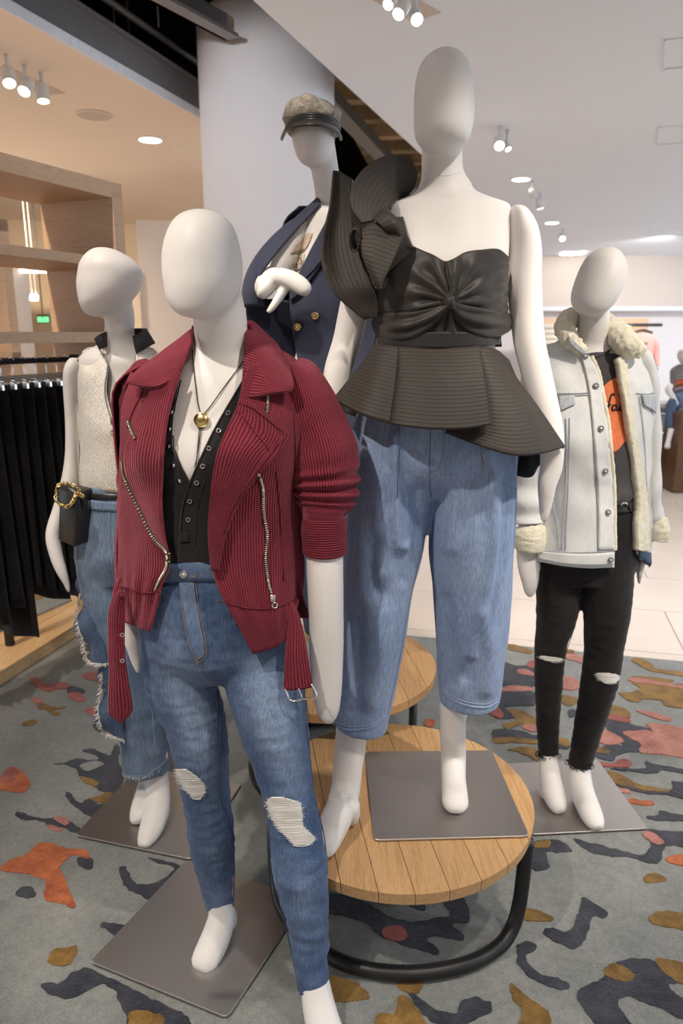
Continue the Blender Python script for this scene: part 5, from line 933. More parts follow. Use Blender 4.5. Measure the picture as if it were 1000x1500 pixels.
gbw = mk('waistband', psheet(on(C_t, [[(551, 482), (575, 486), (605, 487), (645, 486), (690, 486), (715, 484), (733, 480)], [(551, 504), (575, 507), (605, 509), (645, 510), (690, 508), (715, 507), (731, 504)]], 9, .026), nu=40, nv=8, th=.004), M['band'], tp)
def drape(sgn):
    def f(u, v, P): return .010*np.sin(np.pi*v)**.8+.0035*np.sin(v*13+u*3)*np.sin(np.pi*np.clip(u, .02, .98))
    return f
mk('sash', psheet(on(C_t, [[(551, 459), (580, 459), (610, 456), (638, 449), (656, 441)], [(550, 470), (580, 474), (610, 470), (636, 459), (656, 445)], [(550, 482), (580, 488), (608, 485), (636, 469), (657, 449)], [(551, 490), (580, 497), (606, 494), (634, 475), (657, 452)]], 10, .026), nu=44, nv=28, th=.004, disp=drape(1)), M['twill'], tp)
mk('sash', psheet(on(C_t, [[(656, 438), (678, 447), (705, 452), (730, 456), (743, 459)], [(657, 444), (678, 458), (706, 466), (731, 470), (744, 471)], [(658, 449), (678, 470), (706, 481), (729, 484), (743, 480)], [(658, 453), (680, 480), (706, 492), (727, 493), (741, 487)]], 10, .027), nu=44, nv=28, th=.004, disp=drape(1)), M['twill'], tp)
mk('knot', fuse([ploft([(654, 431, 1.538, 3, .006), (657, 437, 1.534, 7, .012), (659, 444, 1.531, 8, .014), (660, 452, 1.534, 4, .008)], 16)], .003, 2), M['twill'], tp)
mk('centre_gather', tube([at(655, 383, ellY(C_t, 655, 383, 9, .026)), at(660, 400, ellY(C_t, 660, 400, 9, .030)), at(662, 418, ellY(C_t, 662, 418, 9, .031)), at(659, 434, ellY(C_t, 659, 434, 9, .031))], [.002, .005, .005, .004], 8), M['twill'], tp)
# peplum: quilted panels falling from the waist
pq = lambda rows, **k: psheet(rows, th=.005, **k)
mk('peplum_panel', pq([[(550, 504, 1.60), (566, 506, 1.585), (586, 508, 1.57)], [(532, 530, 1.60), (556, 535, 1.565), (583, 540, 1.55)], [(510, 558, 1.60), (545, 570, 1.54), (579, 578, 1.525)], [(487, 586, 1.60), (530, 608, 1.52), (574, 621, 1.50)]], nu=30, nv=34), M['quilt'], tp)
mk('peplum_panel', pq([[(592, 508, 1.572), (584, 508, 1.578), (588, 508, 1.566), (620, 510, 1.556), (665, 510, 1.556), (702, 507, 1.57)], [(590, 545, 1.552), (582, 545, 1.558), (586, 545, 1.535), (622, 547, 1.515), (668, 547, 1.515), (709, 545, 1.53)], [(585, 585, 1.535), (577, 585, 1.54), (581, 585, 1.51), (624, 590, 1.485), (674, 590, 1.485), (715, 585, 1.505)], [(581, 621, 1.52), (572, 620, 1.525), (575, 622, 1.49), (624, 628, 1.46), (680, 628, 1.462), (719, 622, 1.485)]], nu=50, nv=36), M['quilt'], tp)
mk('peplum_panel', pq([[(690, 508, 1.582), (702, 508, 1.578), (712, 509, 1.585), (722, 511, 1.60), (731, 516, 1.63)], [(684, 550, 1.56), (708, 553, 1.545), (728, 555, 1.55), (745, 556, 1.57), (757, 556, 1.61)], [(670, 595, 1.54), (708, 608, 1.515), (742, 612, 1.515), (772, 608, 1.54), (789, 599, 1.59)], [(652, 634, 1.52), (702, 653, 1.49), (752, 667, 1.485), (795, 664, 1.52), (827, 655, 1.58)]], nu=44, nv=36), M['quilt'], tp)
mk('peplum_lining', pq([[(731, 516, 1.64), (745, 530, 1.70), (720, 520, 1.76), (640, 515, 1.78), (560, 512, 1.75), (551, 506, 1.62)], [(785, 600, 1.61), (775, 615, 1.72), (730, 590, 1.82), (640, 580, 1.85), (545, 570, 1.80), (520, 555, 1.62)], [(826, 656, 1.59), (790, 681, 1.66), (761, 698, 1.74), (640, 640, 1.88), (520, 610, 1.84), (488, 588, 1.61)]], nu=40, nv=24), M['band'], tp)
# shoulder ruffle, several stiff loops of one quilted strip
R1 = pq([[(488, 250, 1.66), (498, 252, 1.67), (515, 262, 1.66)], [(483, 300, 1.645), (497, 300, 1.66), (513, 305, 1.65)], [(473, 345, 1.63), (492, 350, 1.645), (522, 350, 1.63)], [(472, 390, 1.615), (500, 395, 1.62), (534, 390, 1.60)], [(490, 430, 1.605), (515, 425, 1.60), (545, 420, 1.58)], [(522, 460, 1.605), (538, 450, 1.60), (552, 440, 1.59)], [(534, 467, 1.61), (545, 466, 1.605), (553, 464, 1.60)]], nu=26, nv=60, swap=True)
mk('ruffle', R1, M['quilt'], tp)
arc_o = [(530, 328, 1.55), (516, 308, 1.55), (513, 284, 1.56), (522, 260, 1.58), (542, 239, 1.60), (570, 227, 1.62), (598, 232, 1.635), (611, 252, 1.645), (606, 274, 1.66), (594, 287, 1.68)]
arc_i = [(552, 322, 1.56), (560, 314, 1.575), (568, 306, 1.595), (574, 300, 1.61), (577, 297, 1.62), (579, 294, 1.635), (581, 292, 1.65), (582, 291, 1.66), (583, 290, 1.67), (584, 290, 1.68)]
mk('ruffle', pq([arc_o, [tuple((a*.62+b*.38) for a, b in zip(p, q)) for p, q in zip(arc_o, arc_i)], [tuple((a*.25+b*.75) for a, b in zip(p, q)) for p, q in zip(arc_o, arc_i)], arc_i], nu=60, nv=26), M['quilt'], tp)
mk('ruffle', pq([[(545, 322, 1.545), (558, 309, 1.55), (564, 306, 1.56)], [(553, 326, 1.53), (567, 316, 1.525), (578, 318, 1.54)], [(562, 334, 1.525), (578, 330, 1.52), (588, 332, 1.535)], [(575, 344, 1.54), (585, 345, 1.53), (592, 344, 1.545)]], nu=24, nv=26), M['quilt'], tp)
mk('ruffle', pq([[(531, 334, 1.56), (548, 326, 1.55), (570, 334, 1.54), (591, 347, 1.53)], [(529, 352, 1.55), (545, 352, 1.54), (565, 358, 1.532), (583, 366, 1.525)], [(531, 375, 1.54), (543, 380, 1.53), (558, 386, 1.525), (572, 390, 1.52)], [(541, 400, 1.535), (548, 406, 1.528), (555, 410, 1.52), (562, 412, 1.52)], [(556, 423, 1.53), (557, 424, 1.525), (558, 424, 1.522), (559, 423, 1.522)]], nu=30, nv=40), M['quilt'], tp)
mk('ruffle', pq([[(508, 285, 1.655), (545, 282, 1.66), (585, 296, 1.665)], [(512, 330, 1.64), (545, 330, 1.645), (588, 335, 1.64)], [(522, 380, 1.615), (548, 385, 1.61), (575, 385, 1.60)], [(540, 420, 1.60), (552, 425, 1.595), (562, 425, 1.585)]], nu=20, nv=26), M['quilt'], tp)
th_ = np.linspace(.3, 2*np.pi-.4, 14)
mk('ruffle', sheet([[at(519+7*math.cos(a)+k*2.2, 352+16*math.sin(a)+k*(-2), 1.545+.02*k+.012*math.sin(a)) for a in th_] for k in (0, 1, 2, 3)], 40, 14, .004), M['quilt'], tp)
mk('strap', psheet([[(540, 345, 1.60), (565, 322, 1.615), (590, 318, 1.62)], [(545, 380, 1.59), (570, 352, 1.592), (597, 345, 1.595)], [(549, 420, 1.585), (572, 395, 1.57), (606, 366, 1.575)]], nu=16, nv=18, th=.004), M['twill'], tp)
for P in ([(553, 457), (600, 453), (640, 446)],): seam(tp, Surf(gbod), P, .001, 'band', .001)

# ================================================================== R: TEE, BLACK JEANS, BELT, DENIM JACKET
gT = ploft([(868, 513, 2.16, 31, .062), (868, 524, 2.16, 58, .078), (867, 540, 2.16, 76, .09), (866, 600, 2.155, 75, .112), (866, 650, 2.15, 70, .122), (869, 695, 2.15, 62, .106), (872, 716, 2.15, 61, .108), (872, 727, 2.15, 59, .102)], 40, 60, horiz=True, disp=lambda R, t, a: .003*np.sin(t*9+a*5)*(t > .3))
te = tag(mk('graphic_tee', gT, M['tee'], None, True, at(870, 745, 2.15)), 'charcoal tee with an orange blot and script under the denim jacket', 'tee'); ST = Surf(gT)
mk('neck_rib', stroke(ST, [(843, 512), (852, 519), (868, 523), (884, 519), (896, 511)], .004, .001), M['tee'], te)
o = mk('orange_blot', patch(ST, [[(900, 553), (908, 551), (918, 553)], [(884, 566), (902, 566), (922, 566)], [(876, 590), (900, 590), (926, 590)], [(884, 620), (905, 622), (928, 622)], [(887, 640), (905, 641), (922, 638)], [(890, 655), (902, 653), (913, 648)], [(893, 663), (899, 662), (905, 658)]], .002, .001, 16, 30), M['orange'], te)
mk('lilac_blot', patch(ST, [[(876, 572), (882, 572)], [(876, 590), (886, 590)], [(882, 610), (889, 610)], [(886, 628), (888, 628)]], .003, .001, 6, 14), M['lilac'], te)
zz = lambda L: [(740+x/3.4875, 430+y/3.4875) for x, y in L]
for P in ([(552, 518), (544, 514), (534, 528), (526, 560), (518, 600), (512, 632)], [(500, 584), (515, 575), (534, 568)], [(564, 574), (552, 570), (543, 580), (542, 594), (550, 597), (560, 588), (566, 574), (564, 592), (572, 596), (580, 588)], [(584, 574), (580, 590), (588, 597), (598, 588), (602, 574), (600, 592), (608, 597), (618, 588)], [(575, 520), (605, 518)]):
    mk('script_stroke', stroke(ST, zz(P), .0027, .004, 5), M['ink'], te)
jR = thing('black_jeans', (.8, 2.12, .1), 'skinny black jeans with slit knees and frayed hems on the right-hand mannequin', 'jeans')
gJR = fuse([ploft([(872, 718, 2.15, 60, .10), (872, 770, 2.15, 66, .108), (862, 815, 2.15, 74, .118), (856, 845, 2.15, 66, .105)], 32, horiz=True), ploft(R_l1), ploft(R_l2)], .0055, 5)
gJR = folds(gJR, lambda p: .0025*noise.noise(Vector((p[0]*18, p[1]*18, p[2]*50)))); mk('legs', gJR, M['blackden'], jR); SJR = Surf(gJR)
rip(jR, SJR, [(791, 797, 960.5), (790, 822, 964), (800, 824, 967), (808, 820, 969)], 5, 'thin slit with pale threads at the knee')
rip(jR, SJR, [(874, 890, 985.5), (872, 906, 989), (875, 907, 993), (880, 905, 997), (886, 900, 1000)], 9, 'frayed slit with pale threads at the knee')
for P in ([(788, 1100), (795, 1108), (804, 1110), (817, 1103)], [(831, 1112), (842, 1121), (852, 1122), (865, 1118)]):
    f_ = mk('frayed_hem', join([fray(SJR, P, 60, .016, .001, .0011), *[torus(SJR.hit(x, y+4, .002)[0], (0, -1, .3), .008, .0012, 12) for x, y in dense(P, 5)]]), M['blackden'], jR); f_['kind'] = 'stuff'
seam(jR, SJR, [(853, 840), (846, 900), (828, 960)], .001, 'blackm', 0)
bR = thing('leather_belt', at(905, 742, 2.05), 'black leather belt with a silver buckle above the black jeans', 'belt')
bR_sp = [(871, 726, 2.15, 62, .108), (871, 740, 2.15, 63, .110)]
gbR = ploft(bR_sp, 40, 6, horiz=True); mk('strap', gbR, M['leather'], bR); SbR = Surf(gbR)
mk('buckle', tube(SbR.pts([(907, 738), (914, 737), (915, 753), (908, 754)], .010), .0034, 8, 24, True), M['chrome'], bR)
mk('belt_keeper', tube(SbR.pts([(918, 737), (921, 745), (919, 754)], .003), .003, 6), M['leather'], bR)
R_j = R_t[:-2]+[(862, 820, 2.15, 70, .112), (858, 850, 2.15, 68, .11)]
dj = thing('denim_jacket', (.85, 2.13, .62), 'bleached denim trucker jacket lined with cream sherpa on the right-hand mannequin', 'jacket')
DR, DDR = 20, .036
dw = wob(.006, (15, 15, 12), 61)
qL = psheet(on(R_j, [[(799, 507), (822, 502), (845, 511), (862, 520)], [(790, 545), (820, 545), (850, 545), (875, 545)], [(786, 580), (820, 580), (852, 577), (880, 573)], [(785, 640), (822, 640), (858, 640), (891, 640)], [(785, 717), (825, 717), (863, 717), (898, 717)], [(787, 806), (825, 808), (863, 809), (899, 807)], [(786, 822), (825, 829), (863, 832), (899, 831)]], DR, DDR), nu=44, nv=70, th=.008, disp=dw)
mk('front_panel', qL, M['denR'], dj)
qR = psheet(on(R_j, [[(906, 524), (916, 518), (928, 515), (941, 521)], [(914, 568), (927, 568), (941, 568), (954, 568)], [(923, 631), (935, 631), (946, 631), (957, 631)], [(929, 682), (939, 682), (949, 682), (959, 682)], [(935, 731), (943, 731), (951, 731), (959, 731)], [(933, 800), (939, 802), (945, 804), (952, 806)], [(934, 812), (940, 818), (946, 823), (952, 828)]], DR, DDR), nu=26, nv=70, th=.008, disp=dw)
mk('front_panel', qR, M['denR'], dj)
back(R_j, (500, 530, 600, 680, 760, 826), DR, DDR, 'denR', dj, th=.008)
SD = Surf(qL, qR)
mk('waistband', patch(SD, [[(787, 807), (825, 810), (863, 811), (898, 808)], [(788, 819), (825, 826), (863, 828), (897, 827)]], .003, .005, 30, 6), M['denR'], dj)
mk('waistband', patch(SD, [[(934, 806), (945, 808), (951, 809)], [(936, 818), (945, 825), (952, 829)]], .003, .005, 10, 6), M['denD'], dj)
pk = mk('placket', patch(SD, [[(849, 516), (864, 524)], [(860, 560), (877, 556)], [(866, 610), (886, 605)], [(872, 680), (893, 680)], [(875, 740), (898, 740)], [(875, 806), (898, 806)]], .004, .005, 8, 50, disp=wob(.003, (20, 20, 60), 71)), M['denR'], dj)
SD2 = Surf(qL, qR)
for x, y in ((856, 523), (871, 566), (878, 628), (884, 689), (888, 750), (892, 819)): button(dj, SD2, x, y, .0085, 'steel', 'trimw', th=.009)
for P in ([(815, 579), (845, 579), (876, 577)], [(816, 576), (845, 576), (876, 574)], [(930, 576), (945, 577), (957, 575)], [(829, 612), (830, 660), (828, 730), (823, 806)], [(834, 612), (834, 660), (832, 730), (828, 806)], [(810, 730), (817, 770), (820, 806)], [(849, 518), (860, 560), (866, 612), (871, 680), (874, 740), (875, 806)], [(788, 806), (830, 809), (898, 807)], [(935, 580), (942, 640), (946, 720)]): seam(dj, SD2, P, .0014, 'denRs', .003)
seam(dj, SD2, [(857, 518), (866, 545)], .001, 'denRs', .005)
mk('pocket_flap', patch(SD2, [[(818, 581), (830, 580), (841, 580)], [(819, 592), (831, 592), (842, 589)], [(821, 602), (831, 597), (842, 592)]], .005, .004, 12, 10), M['denRs'], dj)
mk('pocket_flap', patch(SD2, [[(938, 578), (948, 578), (957, 578)], [(940, 590), (950, 592), (957, 594)], [(942, 594), (952, 600), (957, 606)]], .006, .004, 12, 10), M['denRs'], dj)
def trimfur(P, r, off=.004, m=None): return furry(tube([at(x, y, ellY(R_j, x, y, DR, DDR+.006)) for x, y in dense(P, 90)], r, 12, smooth=False), .0022, 160)
mk('sherpa_edge', trimfur([(866, 522), (876, 546), (882, 575), (890, 618), (895, 665), (899, 717), (900, 788), (900, 806)], .0065), M['fur'], dj)
mk('sherpa_edge', furry(psheet(on(R_j, [[(902, 526), (908, 522), (914, 520)], [(909, 568), (913, 568), (918, 568)], [(919, 631), (923, 631), (928, 631)], [(926, 682), (931, 682), (937, 682)], [(932, 731), (938, 731), (944, 731)], [(930, 770), (938, 772), (946, 775)], [(931, 806), (939, 807), (947, 806)]], DR, DDR+.010), nu=14, nv=110, th=.02), .0022, 150), M['fur'], dj)
mk('collar', furry(tube([at(893, 474, 2.23), at(900, 482, 2.16), at(909, 494, 2.10), at(920, 506, 2.06), at(931, 511, 2.06), at(937, 508, 2.08)], [.02, .032, .036, .034, .028, .016], 40, 100), .0055, 80), M['fur'], dj)
mk('collar', furry(tube([at(868, 462, 2.27), at(848, 464, 2.24), at(832, 470, 2.18), at(827, 482, 2.13), at(834, 497, 2.085), at(846, 508, 2.06), at(857, 516, 2.05)], [.024, .030, .030, .028, .024, .018, .012], 40, 110), .0055, 80), M['fur'], dj)
mk('collar', furry(tube([at(850, 464, 2.245), at(870, 462, 2.27), at(893, 472, 2.235)], [.026, .028, .022], 20, 30), .004, 90), M['fur'], dj)
mk('collar_underside', psheet([[(833, 492, 2.06), (843, 502, 2.045), (857, 514, 2.03)], [(832, 499, 2.055), (842, 511, 2.04), (855, 520, 2.03)]], nu=14, nv=6, th=.006), M['denRs'], dj)
def slvR(R, t, a): return .005*np.sin(t*34+1.5*np.sin(a))*np.clip(t*2-.3, 0, 1)
g = ploft([(803, 512, 2.16, 10, .04), (797, 530, 2.165, 24, .065), (787, 590, 2.17, 31, .07), (779, 650, 2.165, 30, .068), (774, 700, 2.15, 26, .06), (773, 740, 2.13, 23, .055), (774, 768, 2.115, 20, .05)], 36, 70, disp=slvR)
s1 = mk('sleeve', g, M['denR'], dj)
mk('cuff', furry(ploft([(774, 770, 2.113, 20, .05), (775, 776, 2.11, 25, .058), (776, 790, 2.105, 26, .06), (776, 800, 2.10, 24, .055), (776, 804, 2.10, 18, .045)], 36, 30), .004, 85), M['fur'], s1)
g = ploft([(936, 512, 2.165, 8, .04), (943, 535, 2.17, 14, .06), (948, 590, 2.185, 14, .065), (949, 660, 2.19, 14.5, .065), (950, 720, 2.185, 14, .06), (955, 755, 2.18, 13, .055), (958, 768, 2.175, 13, .05)], 36, 60, disp=lambda R, t, a: .003*np.sin(t*34+a))
s2 = mk('sleeve', g, M['denR'], dj)
mk('cuff', furry(ploft([(960, 762, 2.175, 11, .05), (961, 768, 2.17, 15, .058), (961, 782, 2.165, 15, .058), (960, 793, 2.16, 13, .05)], 32, 26), .004, 85), M['fur'], s2)

# ================================================================== L: SILVER TOP, NECKLACE, BELT, JEANS, BAG
st = thing('sleeveless_top', (-.63, 2.05, 1.15), 'shimmering silver sleeveless zip-neck top with a black collar', 'top')
kw = wob(.003, (14, 14, 14), 81)
gk1 = psheet(on(L_t, [[(121, 515), (125, 512), (130, 510), (140, 508), (149, 508)], [(116, 545), (122, 545), (130, 545), (145, 542), (158, 537)], [(115, 576), (120, 576), (128, 576), (142, 576), (156, 576)], [(114, 624), (121, 624), (131, 624), (149, 624), (167, 625)], [(117, 660), (124, 660), (134, 660), (152, 660), (170, 660)], [(116, 714), (123, 717), (134, 719), (152, 721), (172, 722)]], 4, .012), nu=30, nv=50, th=.004, disp=kw)
gk2 = psheet(on(L_t, [[(199, 517), (210, 511), (222, 510), (236, 520)], [(198, 545), (212, 545), (226, 545), (241, 545)], [(190, 576), (206, 576), (224, 576), (241, 576)], [(167, 625), (190, 624), (214, 624), (240, 624)], [(169, 660), (192, 660), (215, 660), (238, 660)], [(170, 722), (192, 722), (214, 720), (235, 717)]], 4, .012), nu=30, nv=50, th=.004, disp=kw)
mk('front_panel', gk1, M['knit'], st); mk('front_panel', gk2, M['knit'], st); back(L_t, (510, 540, 600, 660, 718), 4, .012, 'knit', st); SK = Surf(gk1, gk2)
mk('collar', psheet([[(138, 496, 2.00), (146, 490, 2.005), (155, 486, 2.03)], [(141, 503, 2.00), (149, 499, 2.00), (156, 497, 2.02)], [(146, 512, 2.005), (151, 510, 2.00), (157, 508, 2.01)]], nu=14, nv=12, th=.005), M['black'], st)
mk('collar', psheet([[(194, 492, 2.01), (203, 489, 2.02), (213, 481, 2.06)], [(196, 505, 2.01), (207, 499, 2.015), (219, 490, 2.05)], [(199, 518, 2.01), (212, 511, 2.02), (227, 503, 2.05)]], nu=14, nv=12, th=.005), M['black'], st)
mk('collar', psheet([[(155, 486, 2.04), (165, 484, 2.13), (185, 482, 2.15), (205, 481, 2.12), (214, 482, 2.06)], [(156, 505, 2.04), (165, 503, 2.15), (185, 502, 2.17), (207, 501, 2.14), (224, 503, 2.06)]], nu=20, nv=8, th=.005), M['black'], st)
zo = mk('zip_edge', stroke(SK, [(146, 512), (156, 530), (157, 545), (154, 565), (156, 590), (166, 622)], .0022, .001), M['steel'], st)
mk('zip_edge', stroke(SK, [(199, 519), (198, 540), (190, 575), (168, 624)], .0022, .001), M['steel'], st)
SLb = Surf(gL); ne = thing('cord_necklace', SK.hit(167, 630, .004)[0], 'thin dark necklace with a small clear stone on the left mannequin', 'necklace')
mk('cord', tube([SLb.hit(196, 540, .004)[0], SLb.hit(190, 575, .010)[0], SK.hit(178, 600, .006)[0], SK.hit(168, 628, .006)[0]], .0014, 6), M['strap'], ne)
mk('cord', tube([SLb.hit(160, 545, .006)[0], SLb.hit(160, 580, .012)[0], SK.hit(165, 622, .006)[0]], .0014, 6), M['strap'], ne)
p, n_ = SK.hit(167, 634, .005); o = mk('stone', tube([p-n_*.003, p, p+n_*.003], [.006, .0085, .005], 18, smooth=False), M['stone'], ne); mk('stone_setting', torus(p, n_, .0088, .0012, 20), M['chrome'], ne)
jL = thing('flounced_jeans', (-.6, 2.05, .25), 'faded blue cropped jeans with frayed side flounces on the left mannequin', 'jeans')
L_l1 = [(150, 820, 2.085, 36, .10), (160, 860, 2.085, 39, .10), (169, 900, 2.08, 36, .095), (184, 950, 2.075, 34, .088), (195, 1000, 2.07, 33, .082), (205, 1050, 2.065, 32.5, .078), (211, 1095, 2.06, 33, .076), (213, 1128, 2.055, 33, .076)]
L_l2 = [(205, 820, 2.10, 36, .10), (212, 900, 2.13, 34, .09), (218, 1000, 2.16, 30, .08), (222, 1095, 2.18, 28, .07)]
gJL = fuse([ploft([(175, 706, 2.085, 56, .098), (173, 765, 2.085, 59, .11), (172, 810, 2.085, 60, .118), (174, 845, 2.085, 54, .10)], 32, horiz=True), ploft(L_l1), ploft(L_l2)], .006, 5)
gJL = folds(gJL, lambda p: .004*noise.noise(Vector((p[0]*15, p[1]*15, p[2]*22)))); mk('legs', gJL, M['denL'], jL); SJL = Surf(gJL)
mk('waistband', patch(SJL, [[(119, 730), (140, 733), (165, 735), (200, 734)], [(119, 743), (140, 747), (165, 749), (200, 748)]], .003, .003, 20, 5), M['denL'], jL)
mk('belt_loop', patch(SJL, [[(128, 717), (134, 717)], [(128, 735), (134, 735)], [(127, 750), (133, 750)]], .010, .003, 4, 10), M['denL'], jL)
for P in ([(168, 738), (166, 790), (172, 830)], [(160, 745), (160, 800), (165, 830)], [(214, 960), (222, 1040), (229, 1110)]): seam(jL, SJL, P, .0010, 'bthread', .001)
seam(jL, SJL, [(180, 1132), (195, 1137), (215, 1135), (235, 1122), (246, 1110)], .003, 'denL', 0, 'hem'); fr = mk('frayed_hem', fray(SJL, [(180, 1133), (195, 1138), (215, 1136), (235, 1124)], 50, .01, .001), M['thread'], jL); fr['kind'] = 'stuff'
def wavy(a, n): return lambda u, v, P: a*np.sin(v*n+u*2)*(1-u)
f1 = psheet([[(120, 838, 2.07), (123, 838, 2.06), (127, 838, 2.05)], [(117, 872, 2.06), (124, 874, 2.03), (134, 876, 2.02)], [(113, 905, 2.05), (126, 910, 2.00), (142, 912, 2.00)], [(120, 936, 2.02), (134, 942, 1.985), (152, 944, 1.99)], [(128, 966, 2.00), (142, 973, 1.975), (160, 972, 1.985)]], nu=20, nv=40, th=.004, disp=wavy(.016, 12)); mk('flounce', f1, M['denD'], jL)
f2 = psheet([[(148, 975, 2.02), (158, 975, 1.99), (172, 975, 1.99)], [(149, 1003, 2.01), (160, 1005, 1.98), (176, 1008, 1.985)], [(143, 1045, 1.99), (160, 1050, 1.965), (179, 1052, 1.975)], [(152, 1072, 1.98), (165, 1079, 1.96), (181, 1084, 1.97)]], nu=20, nv=40, th=.004, disp=wavy(.014, 10)); mk('flounce', f2, M['denD'], jL)
for S_, P in ((Surf(f1), [(118, 868), (113, 900), (116, 922), (122, 938), (128, 966), (143, 972), (158, 972)]), (Surf(f2), [(149, 985), (149, 1003), (144, 1040), (150, 1068), (165, 1078), (180, 1083)])):
    fr = mk('frayed_edge', fray(S_, P, 150, .012, .0, .0011, (-.4, -.1, -.6)), M['thread'], jL); fr['kind'] = 'stuff'
bL = thing('thin_belt', at(150, 728, 1.98), 'thin black leather belt at the waist of the left mannequin', 'belt')
mk('strap', ploft([(175, 713, 2.085, 59, .105), (175, 720, 2.085, 59.5, .106)], 36, 4, horiz=True), M['leather'], bL)
# clutch bag
cb = thing('clutch_bag', at(102, 800, 1.97), 'black clutch bag with a gold chain edge at the left mannequin\'s hip', 'bag')
def prismoid(q, Y0, d): # q four px corners, front face
    a = [at(x, y, Y) for (x, y), Y in zip(q, Y0)]; b = [p+np.asarray(d) for p in a]
    return bevel(G(a+b, [(0, 1, 2, 3), (7, 6, 5, 4), (0, 4, 5, 1), (1, 5, 6, 2), (2, 6, 7, 3), (3, 7, 4, 0)]), .004, 2)
body_ = prismoid([(87, 716), (112, 722), (110, 802), (85, 791)], [1.965, 1.945, 1.945, 1.965], (.028, .05, .004)); mk('bag_body', body_, M['leather'], cb)
fl_ = psheet([[(90, 709, 2.00), (104, 711, 1.985), (118, 716, 1.975)], [(86, 712, 1.965), (100, 715, 1.95), (113, 721, 1.943)], [(84, 728, 1.957), (97, 734, 1.943), (110, 730, 1.938)], [(85, 737, 1.955), (97, 742, 1.942), (108, 730, 1.937)]], nu=18, nv=18, th=.004); fp = mk('flap', fl_, M['leather'], cb)
ch = dense([(86, 711, 1.962), (82, 724, 1.955), (84, 736, 1.95), (92, 741, 1.942), (99, 742, 1.938), (106, 736, 1.934), (110, 727, 1.934), (114, 723, 1.936), (121, 727, 1.95)], 26)
for k, q in enumerate(ch): mk('chain_link', torus(at(*q), unit(np.array([math.sin(k*1.6), -1, math.cos(k*1.6)])), .0052, .0017, 10), M['gold'], fp)
ch2 = dense([(86, 710, 1.962), (95, 708, 1.975), (106, 710, 1.97), (116, 718, 1.95)], 12)
for k, q in enumerate(ch2): mk('chain_link', torus(at(*q), unit(np.array([math.sin(k*1.6), -1, math.cos(k*1.6)])), .0045, .0015, 10), M['gold'], fp)
mk('wrist_strap', tube([at(117, 728, 1.955), at(122, 735, 1.96), at(121, 745, 1.965)], .003, 6), M['leather'], cb)

# ================================================================== B: CAP, TEE, BLAZER, TROUSERS
cap = thing('baker_cap', at(456, 180, 2.24), 'grey tweed baker-boy cap with a black band on the rear mannequin', 'cap')
cg = ploft([(454, 151, 2.25, 12, .04), (454, 153, 2.25, 26, .075), (455, 159, 2.25, 37, .108), (455, 168, 2.245, 41.5, .124), (456, 178, 2.24, 41, .122), (457, 187, 2.24, 38, .110)], 64, 40, horiz=True, disp=lambda R, t, a: (.020*np.sin(a*3+.6)+.010*np.sin(a*7))*(1-t)*np.sin(np.pi*np.clip(t*1.25+.05, 0, 1)))
mk('crown', furry(cg, .0025, 60), M['tweed'], cap)
mk('crown_button', disc(at(452, 150, 2.25), (0, 0, 1), .012, .008), M['tweed'], cap)
mk('band', ploft([(457, 181, 2.238, 38, .112), (458, 187, 2.236, 39, .115), (459, 194, 2.236, 38.5, .113)], 40, 12, horiz=True), M['leather'], cap)
for dy in (0, 3.5, 7): mk('band_cord', tube([at(458+39.5*math.cos(a), 184+dy-17*math.sin(a), 2.236-.117*math.sin(a)) for a in np.linspace(.05, math.pi-.05, 20)], .0035, 6), M['leather'], cap)
bro = [[(456+k*math.cos(a), y0+dyy*math.sin(a)**.8 if math.sin(a) > 0 else y0, 2.236-dep*math.sin(a)) for a in np.linspace(-.1, math.pi+.1, 15)] for k, y0, dyy, dep in ((38.5, 195, -20, .112), (41.5, 200, -21.5, .140), (44, 206, -23, .164))]
mk('brim', psheet(bro, nu=60, nv=10, th=.006), M['leather'], cap)
gBT = ploft([(484, 303, 2.30, 27, .060), (488, 313, 2.30, 43, .075), (491, 331, 2.30, 60, .087), (488, 380, 2.30, 63, .108), (484, 430, 2.295, 61, .117), (480, 490, 2.295, 58, .098), (477, 560, 2.295, 62, .105), (478, 575, 2.295, 62, .105)], 36, 50, horiz=True)
tB = tag(mk('printed_white_tee', gBT, M['white'], None, True, at(478, 575, 2.3)), 'white tee with a brown portrait print under the navy blazer', 'tee'); gTs = ploft([(452, 328, 2.29, 10, .05), (434, 352, 2.27, 18, .06), (420, 376, 2.255, 21, .06), (410, 398, 2.24, 19, .055), (404, 412, 2.23, 14, .045)], 24, 30); SBT = Surf(gBT, gTs)
mk('print_hair', patch(SBT, [[(446, 345), (452, 341), (458, 342)], [(438, 352), (447, 350), (456, 350)], [(430, 362), (440, 362), (451, 361)], [(425, 372), (434, 372), (444, 370)]], .003, .001, 10, 12), M['sepia2'], tB)
mk('print_face', patch(SBT, [[(426, 373), (436, 373), (447, 371)], [(424, 385), (434, 386), (445, 382)], [(424, 396), (432, 397), (441, 394)]], .003, .001, 10, 10), M['cream'], tB)
for P in ([(426, 388), (431, 386), (435, 388)], [(428, 391), (431, 390), (434, 391)], [(441, 378), (443, 384), (441, 388)], [(425, 372), (433, 368), (446, 366)]): mk('print_line', stroke(SBT, P, .0018, .004), M['sepia'], tB)
mk('print_line', stroke(SBT, [(421, 458), (423, 470), (418, 484), (424, 478)], .004, .004), M['redprint'], tB); mk('print_line', stroke(SBT, [(420, 462), (421, 468)], .004, .004), M['rgold'], tB)
mk('sleeve', gTs, M['white'], tB)
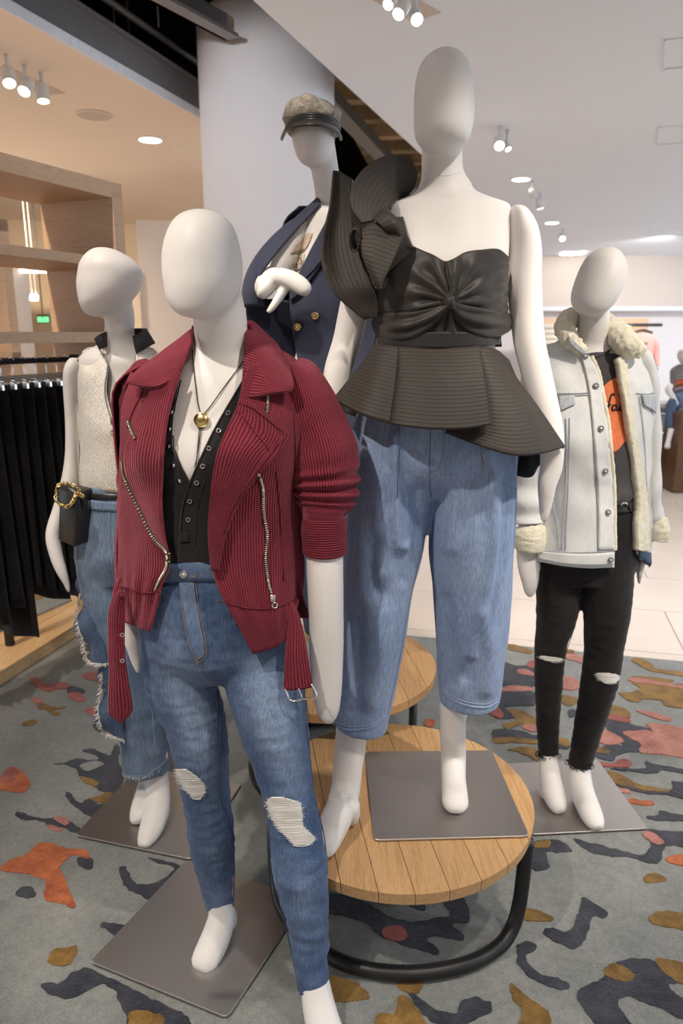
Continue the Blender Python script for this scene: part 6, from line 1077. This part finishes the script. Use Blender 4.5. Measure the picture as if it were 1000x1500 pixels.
tr = tag(mk('dark_trousers', fuse([ploft([(476, 560, 2.295, 64, .105), (478, 620, 2.295, 70, .115), (478, 660, 2.295, 60, .1)], 28, horiz=True), ploft([(446, 640, 2.29, 36, .1), (450, 760, 2.29, 31, .085), (468, 925, 2.30, 22, .06)]), ploft([(510, 640, 2.29, 36, .1), (508, 760, 2.29, 31, .085), (500, 915, 2.30, 22, .06)])], .009, 4), M['denD'], None, True, at(480, 900, 2.3)), 'dark trousers on the rear mannequin, hidden behind the front figures', 'trousers')
bz = thing('navy_blazer', (-.04, 2.28, .95), 'navy double-breasted blazer with gold buttons on the rear mannequin', 'blazer')
nw = wob(.004, (12, 12, 8), 91)
rows = [[(486, 306), (500, 300), (525, 306), (556, 322)], [(470, 340), (495, 340), (528, 340), (562, 345)], [(452, 385), (485, 385), (522, 385), (564, 385)], [(426, 437), (465, 440), (510, 440), (562, 440)], [(430, 490), (468, 492), (512, 494), (560, 494)], [(438, 545), (475, 548), (515, 548), (560, 548)], [(448, 640), (482, 640), (520, 640), (560, 640)]]
gz = psheet(on(B_t, rows, 18, .034), nu=40, nv=60, th=.006, disp=nw); mk('front_panel', gz, M['navy'], bz)
gz2 = psheet(on(B_t, [[(402, 440), (398, 442), (394, 444), (390, 446)], [(398, 470), (394, 470), (390, 470), (386, 470)], [(404, 560), (398, 560), (392, 560), (388, 560)], [(412, 640), (404, 640), (396, 640), (390, 640)]], 18, .03), nu=24, nv=40, th=.006); mk('front_panel', gz2, M['navy'], bz)
back(B_t, (302, 330, 400, 480, 560, 640), 18, .03, 'navy', bz)
SZ = Surf(gz)
lp = mk('lapel', psheet(on(B_t, [[(487, 306), (496, 312), (503, 322)], [(470, 338), (484, 350), (497, 362)], [(455, 366), (466, 374), (478, 378)], [(440, 396), (456, 400), (472, 384)], [(428, 424), (440, 424), (452, 412)], [(424, 440), (428, 438), (433, 434)]], 20, .046), nu=18, nv=40, th=.005), M['navy'], bz)
seam(bz, SZ, [(448, 413), (460, 399), (474, 382)], .0025, 'navylin', .016)
mk('lapel', psheet([[(467, 288, 2.27), (469, 299, 2.23)], [(434, 318, 2.23), (440, 330, 2.205)], [(407, 346, 2.205), (415, 358, 2.18)], [(384, 374, 2.185), (392, 387, 2.16)], [(372, 392, 2.175), (380, 405, 2.155)]], nu=12, nv=40, th=.006), M['navy'], bz)
for x, y in ((462, 462), (437, 479)): button(bz, SZ, x, y, .011, 'gold', None, th=.006)
gs_ = ploft([(460, 308, 2.31, 5, .04), (443, 328, 2.31, 11, .058), (421, 350, 2.30, 15, .064), (401, 373, 2.285, 17, .064), (382, 402, 2.26, 19, .06), (373, 428, 2.245, 19, .058), (372, 450, 2.24, 17, .05)], 32, 50); s3 = mk('sleeve', gs_, M['navy'], bz)
mk('sleeve', ploft([(552, 318, 2.31, 12, .05), (562, 345, 2.31, 24, .065), (566, 420, 2.32, 25, .065), (562, 520, 2.32, 22, .058), (558, 575, 2.30, 19, .05)], 28, 40), M['navy'], bz)
mk('lining', psheet([[(360, 446, 2.24), (390, 438, 2.225), (426, 440, 2.22)], [(362, 480, 2.245), (394, 480, 2.23), (428, 484, 2.225)], [(372, 560, 2.25), (402, 560, 2.24), (440, 560, 2.235)], [(380, 640, 2.25), (408, 640, 2.24), (446, 640, 2.235)]][0:4], nu=20, nv=30, th=.004), M['navylin'], bz)
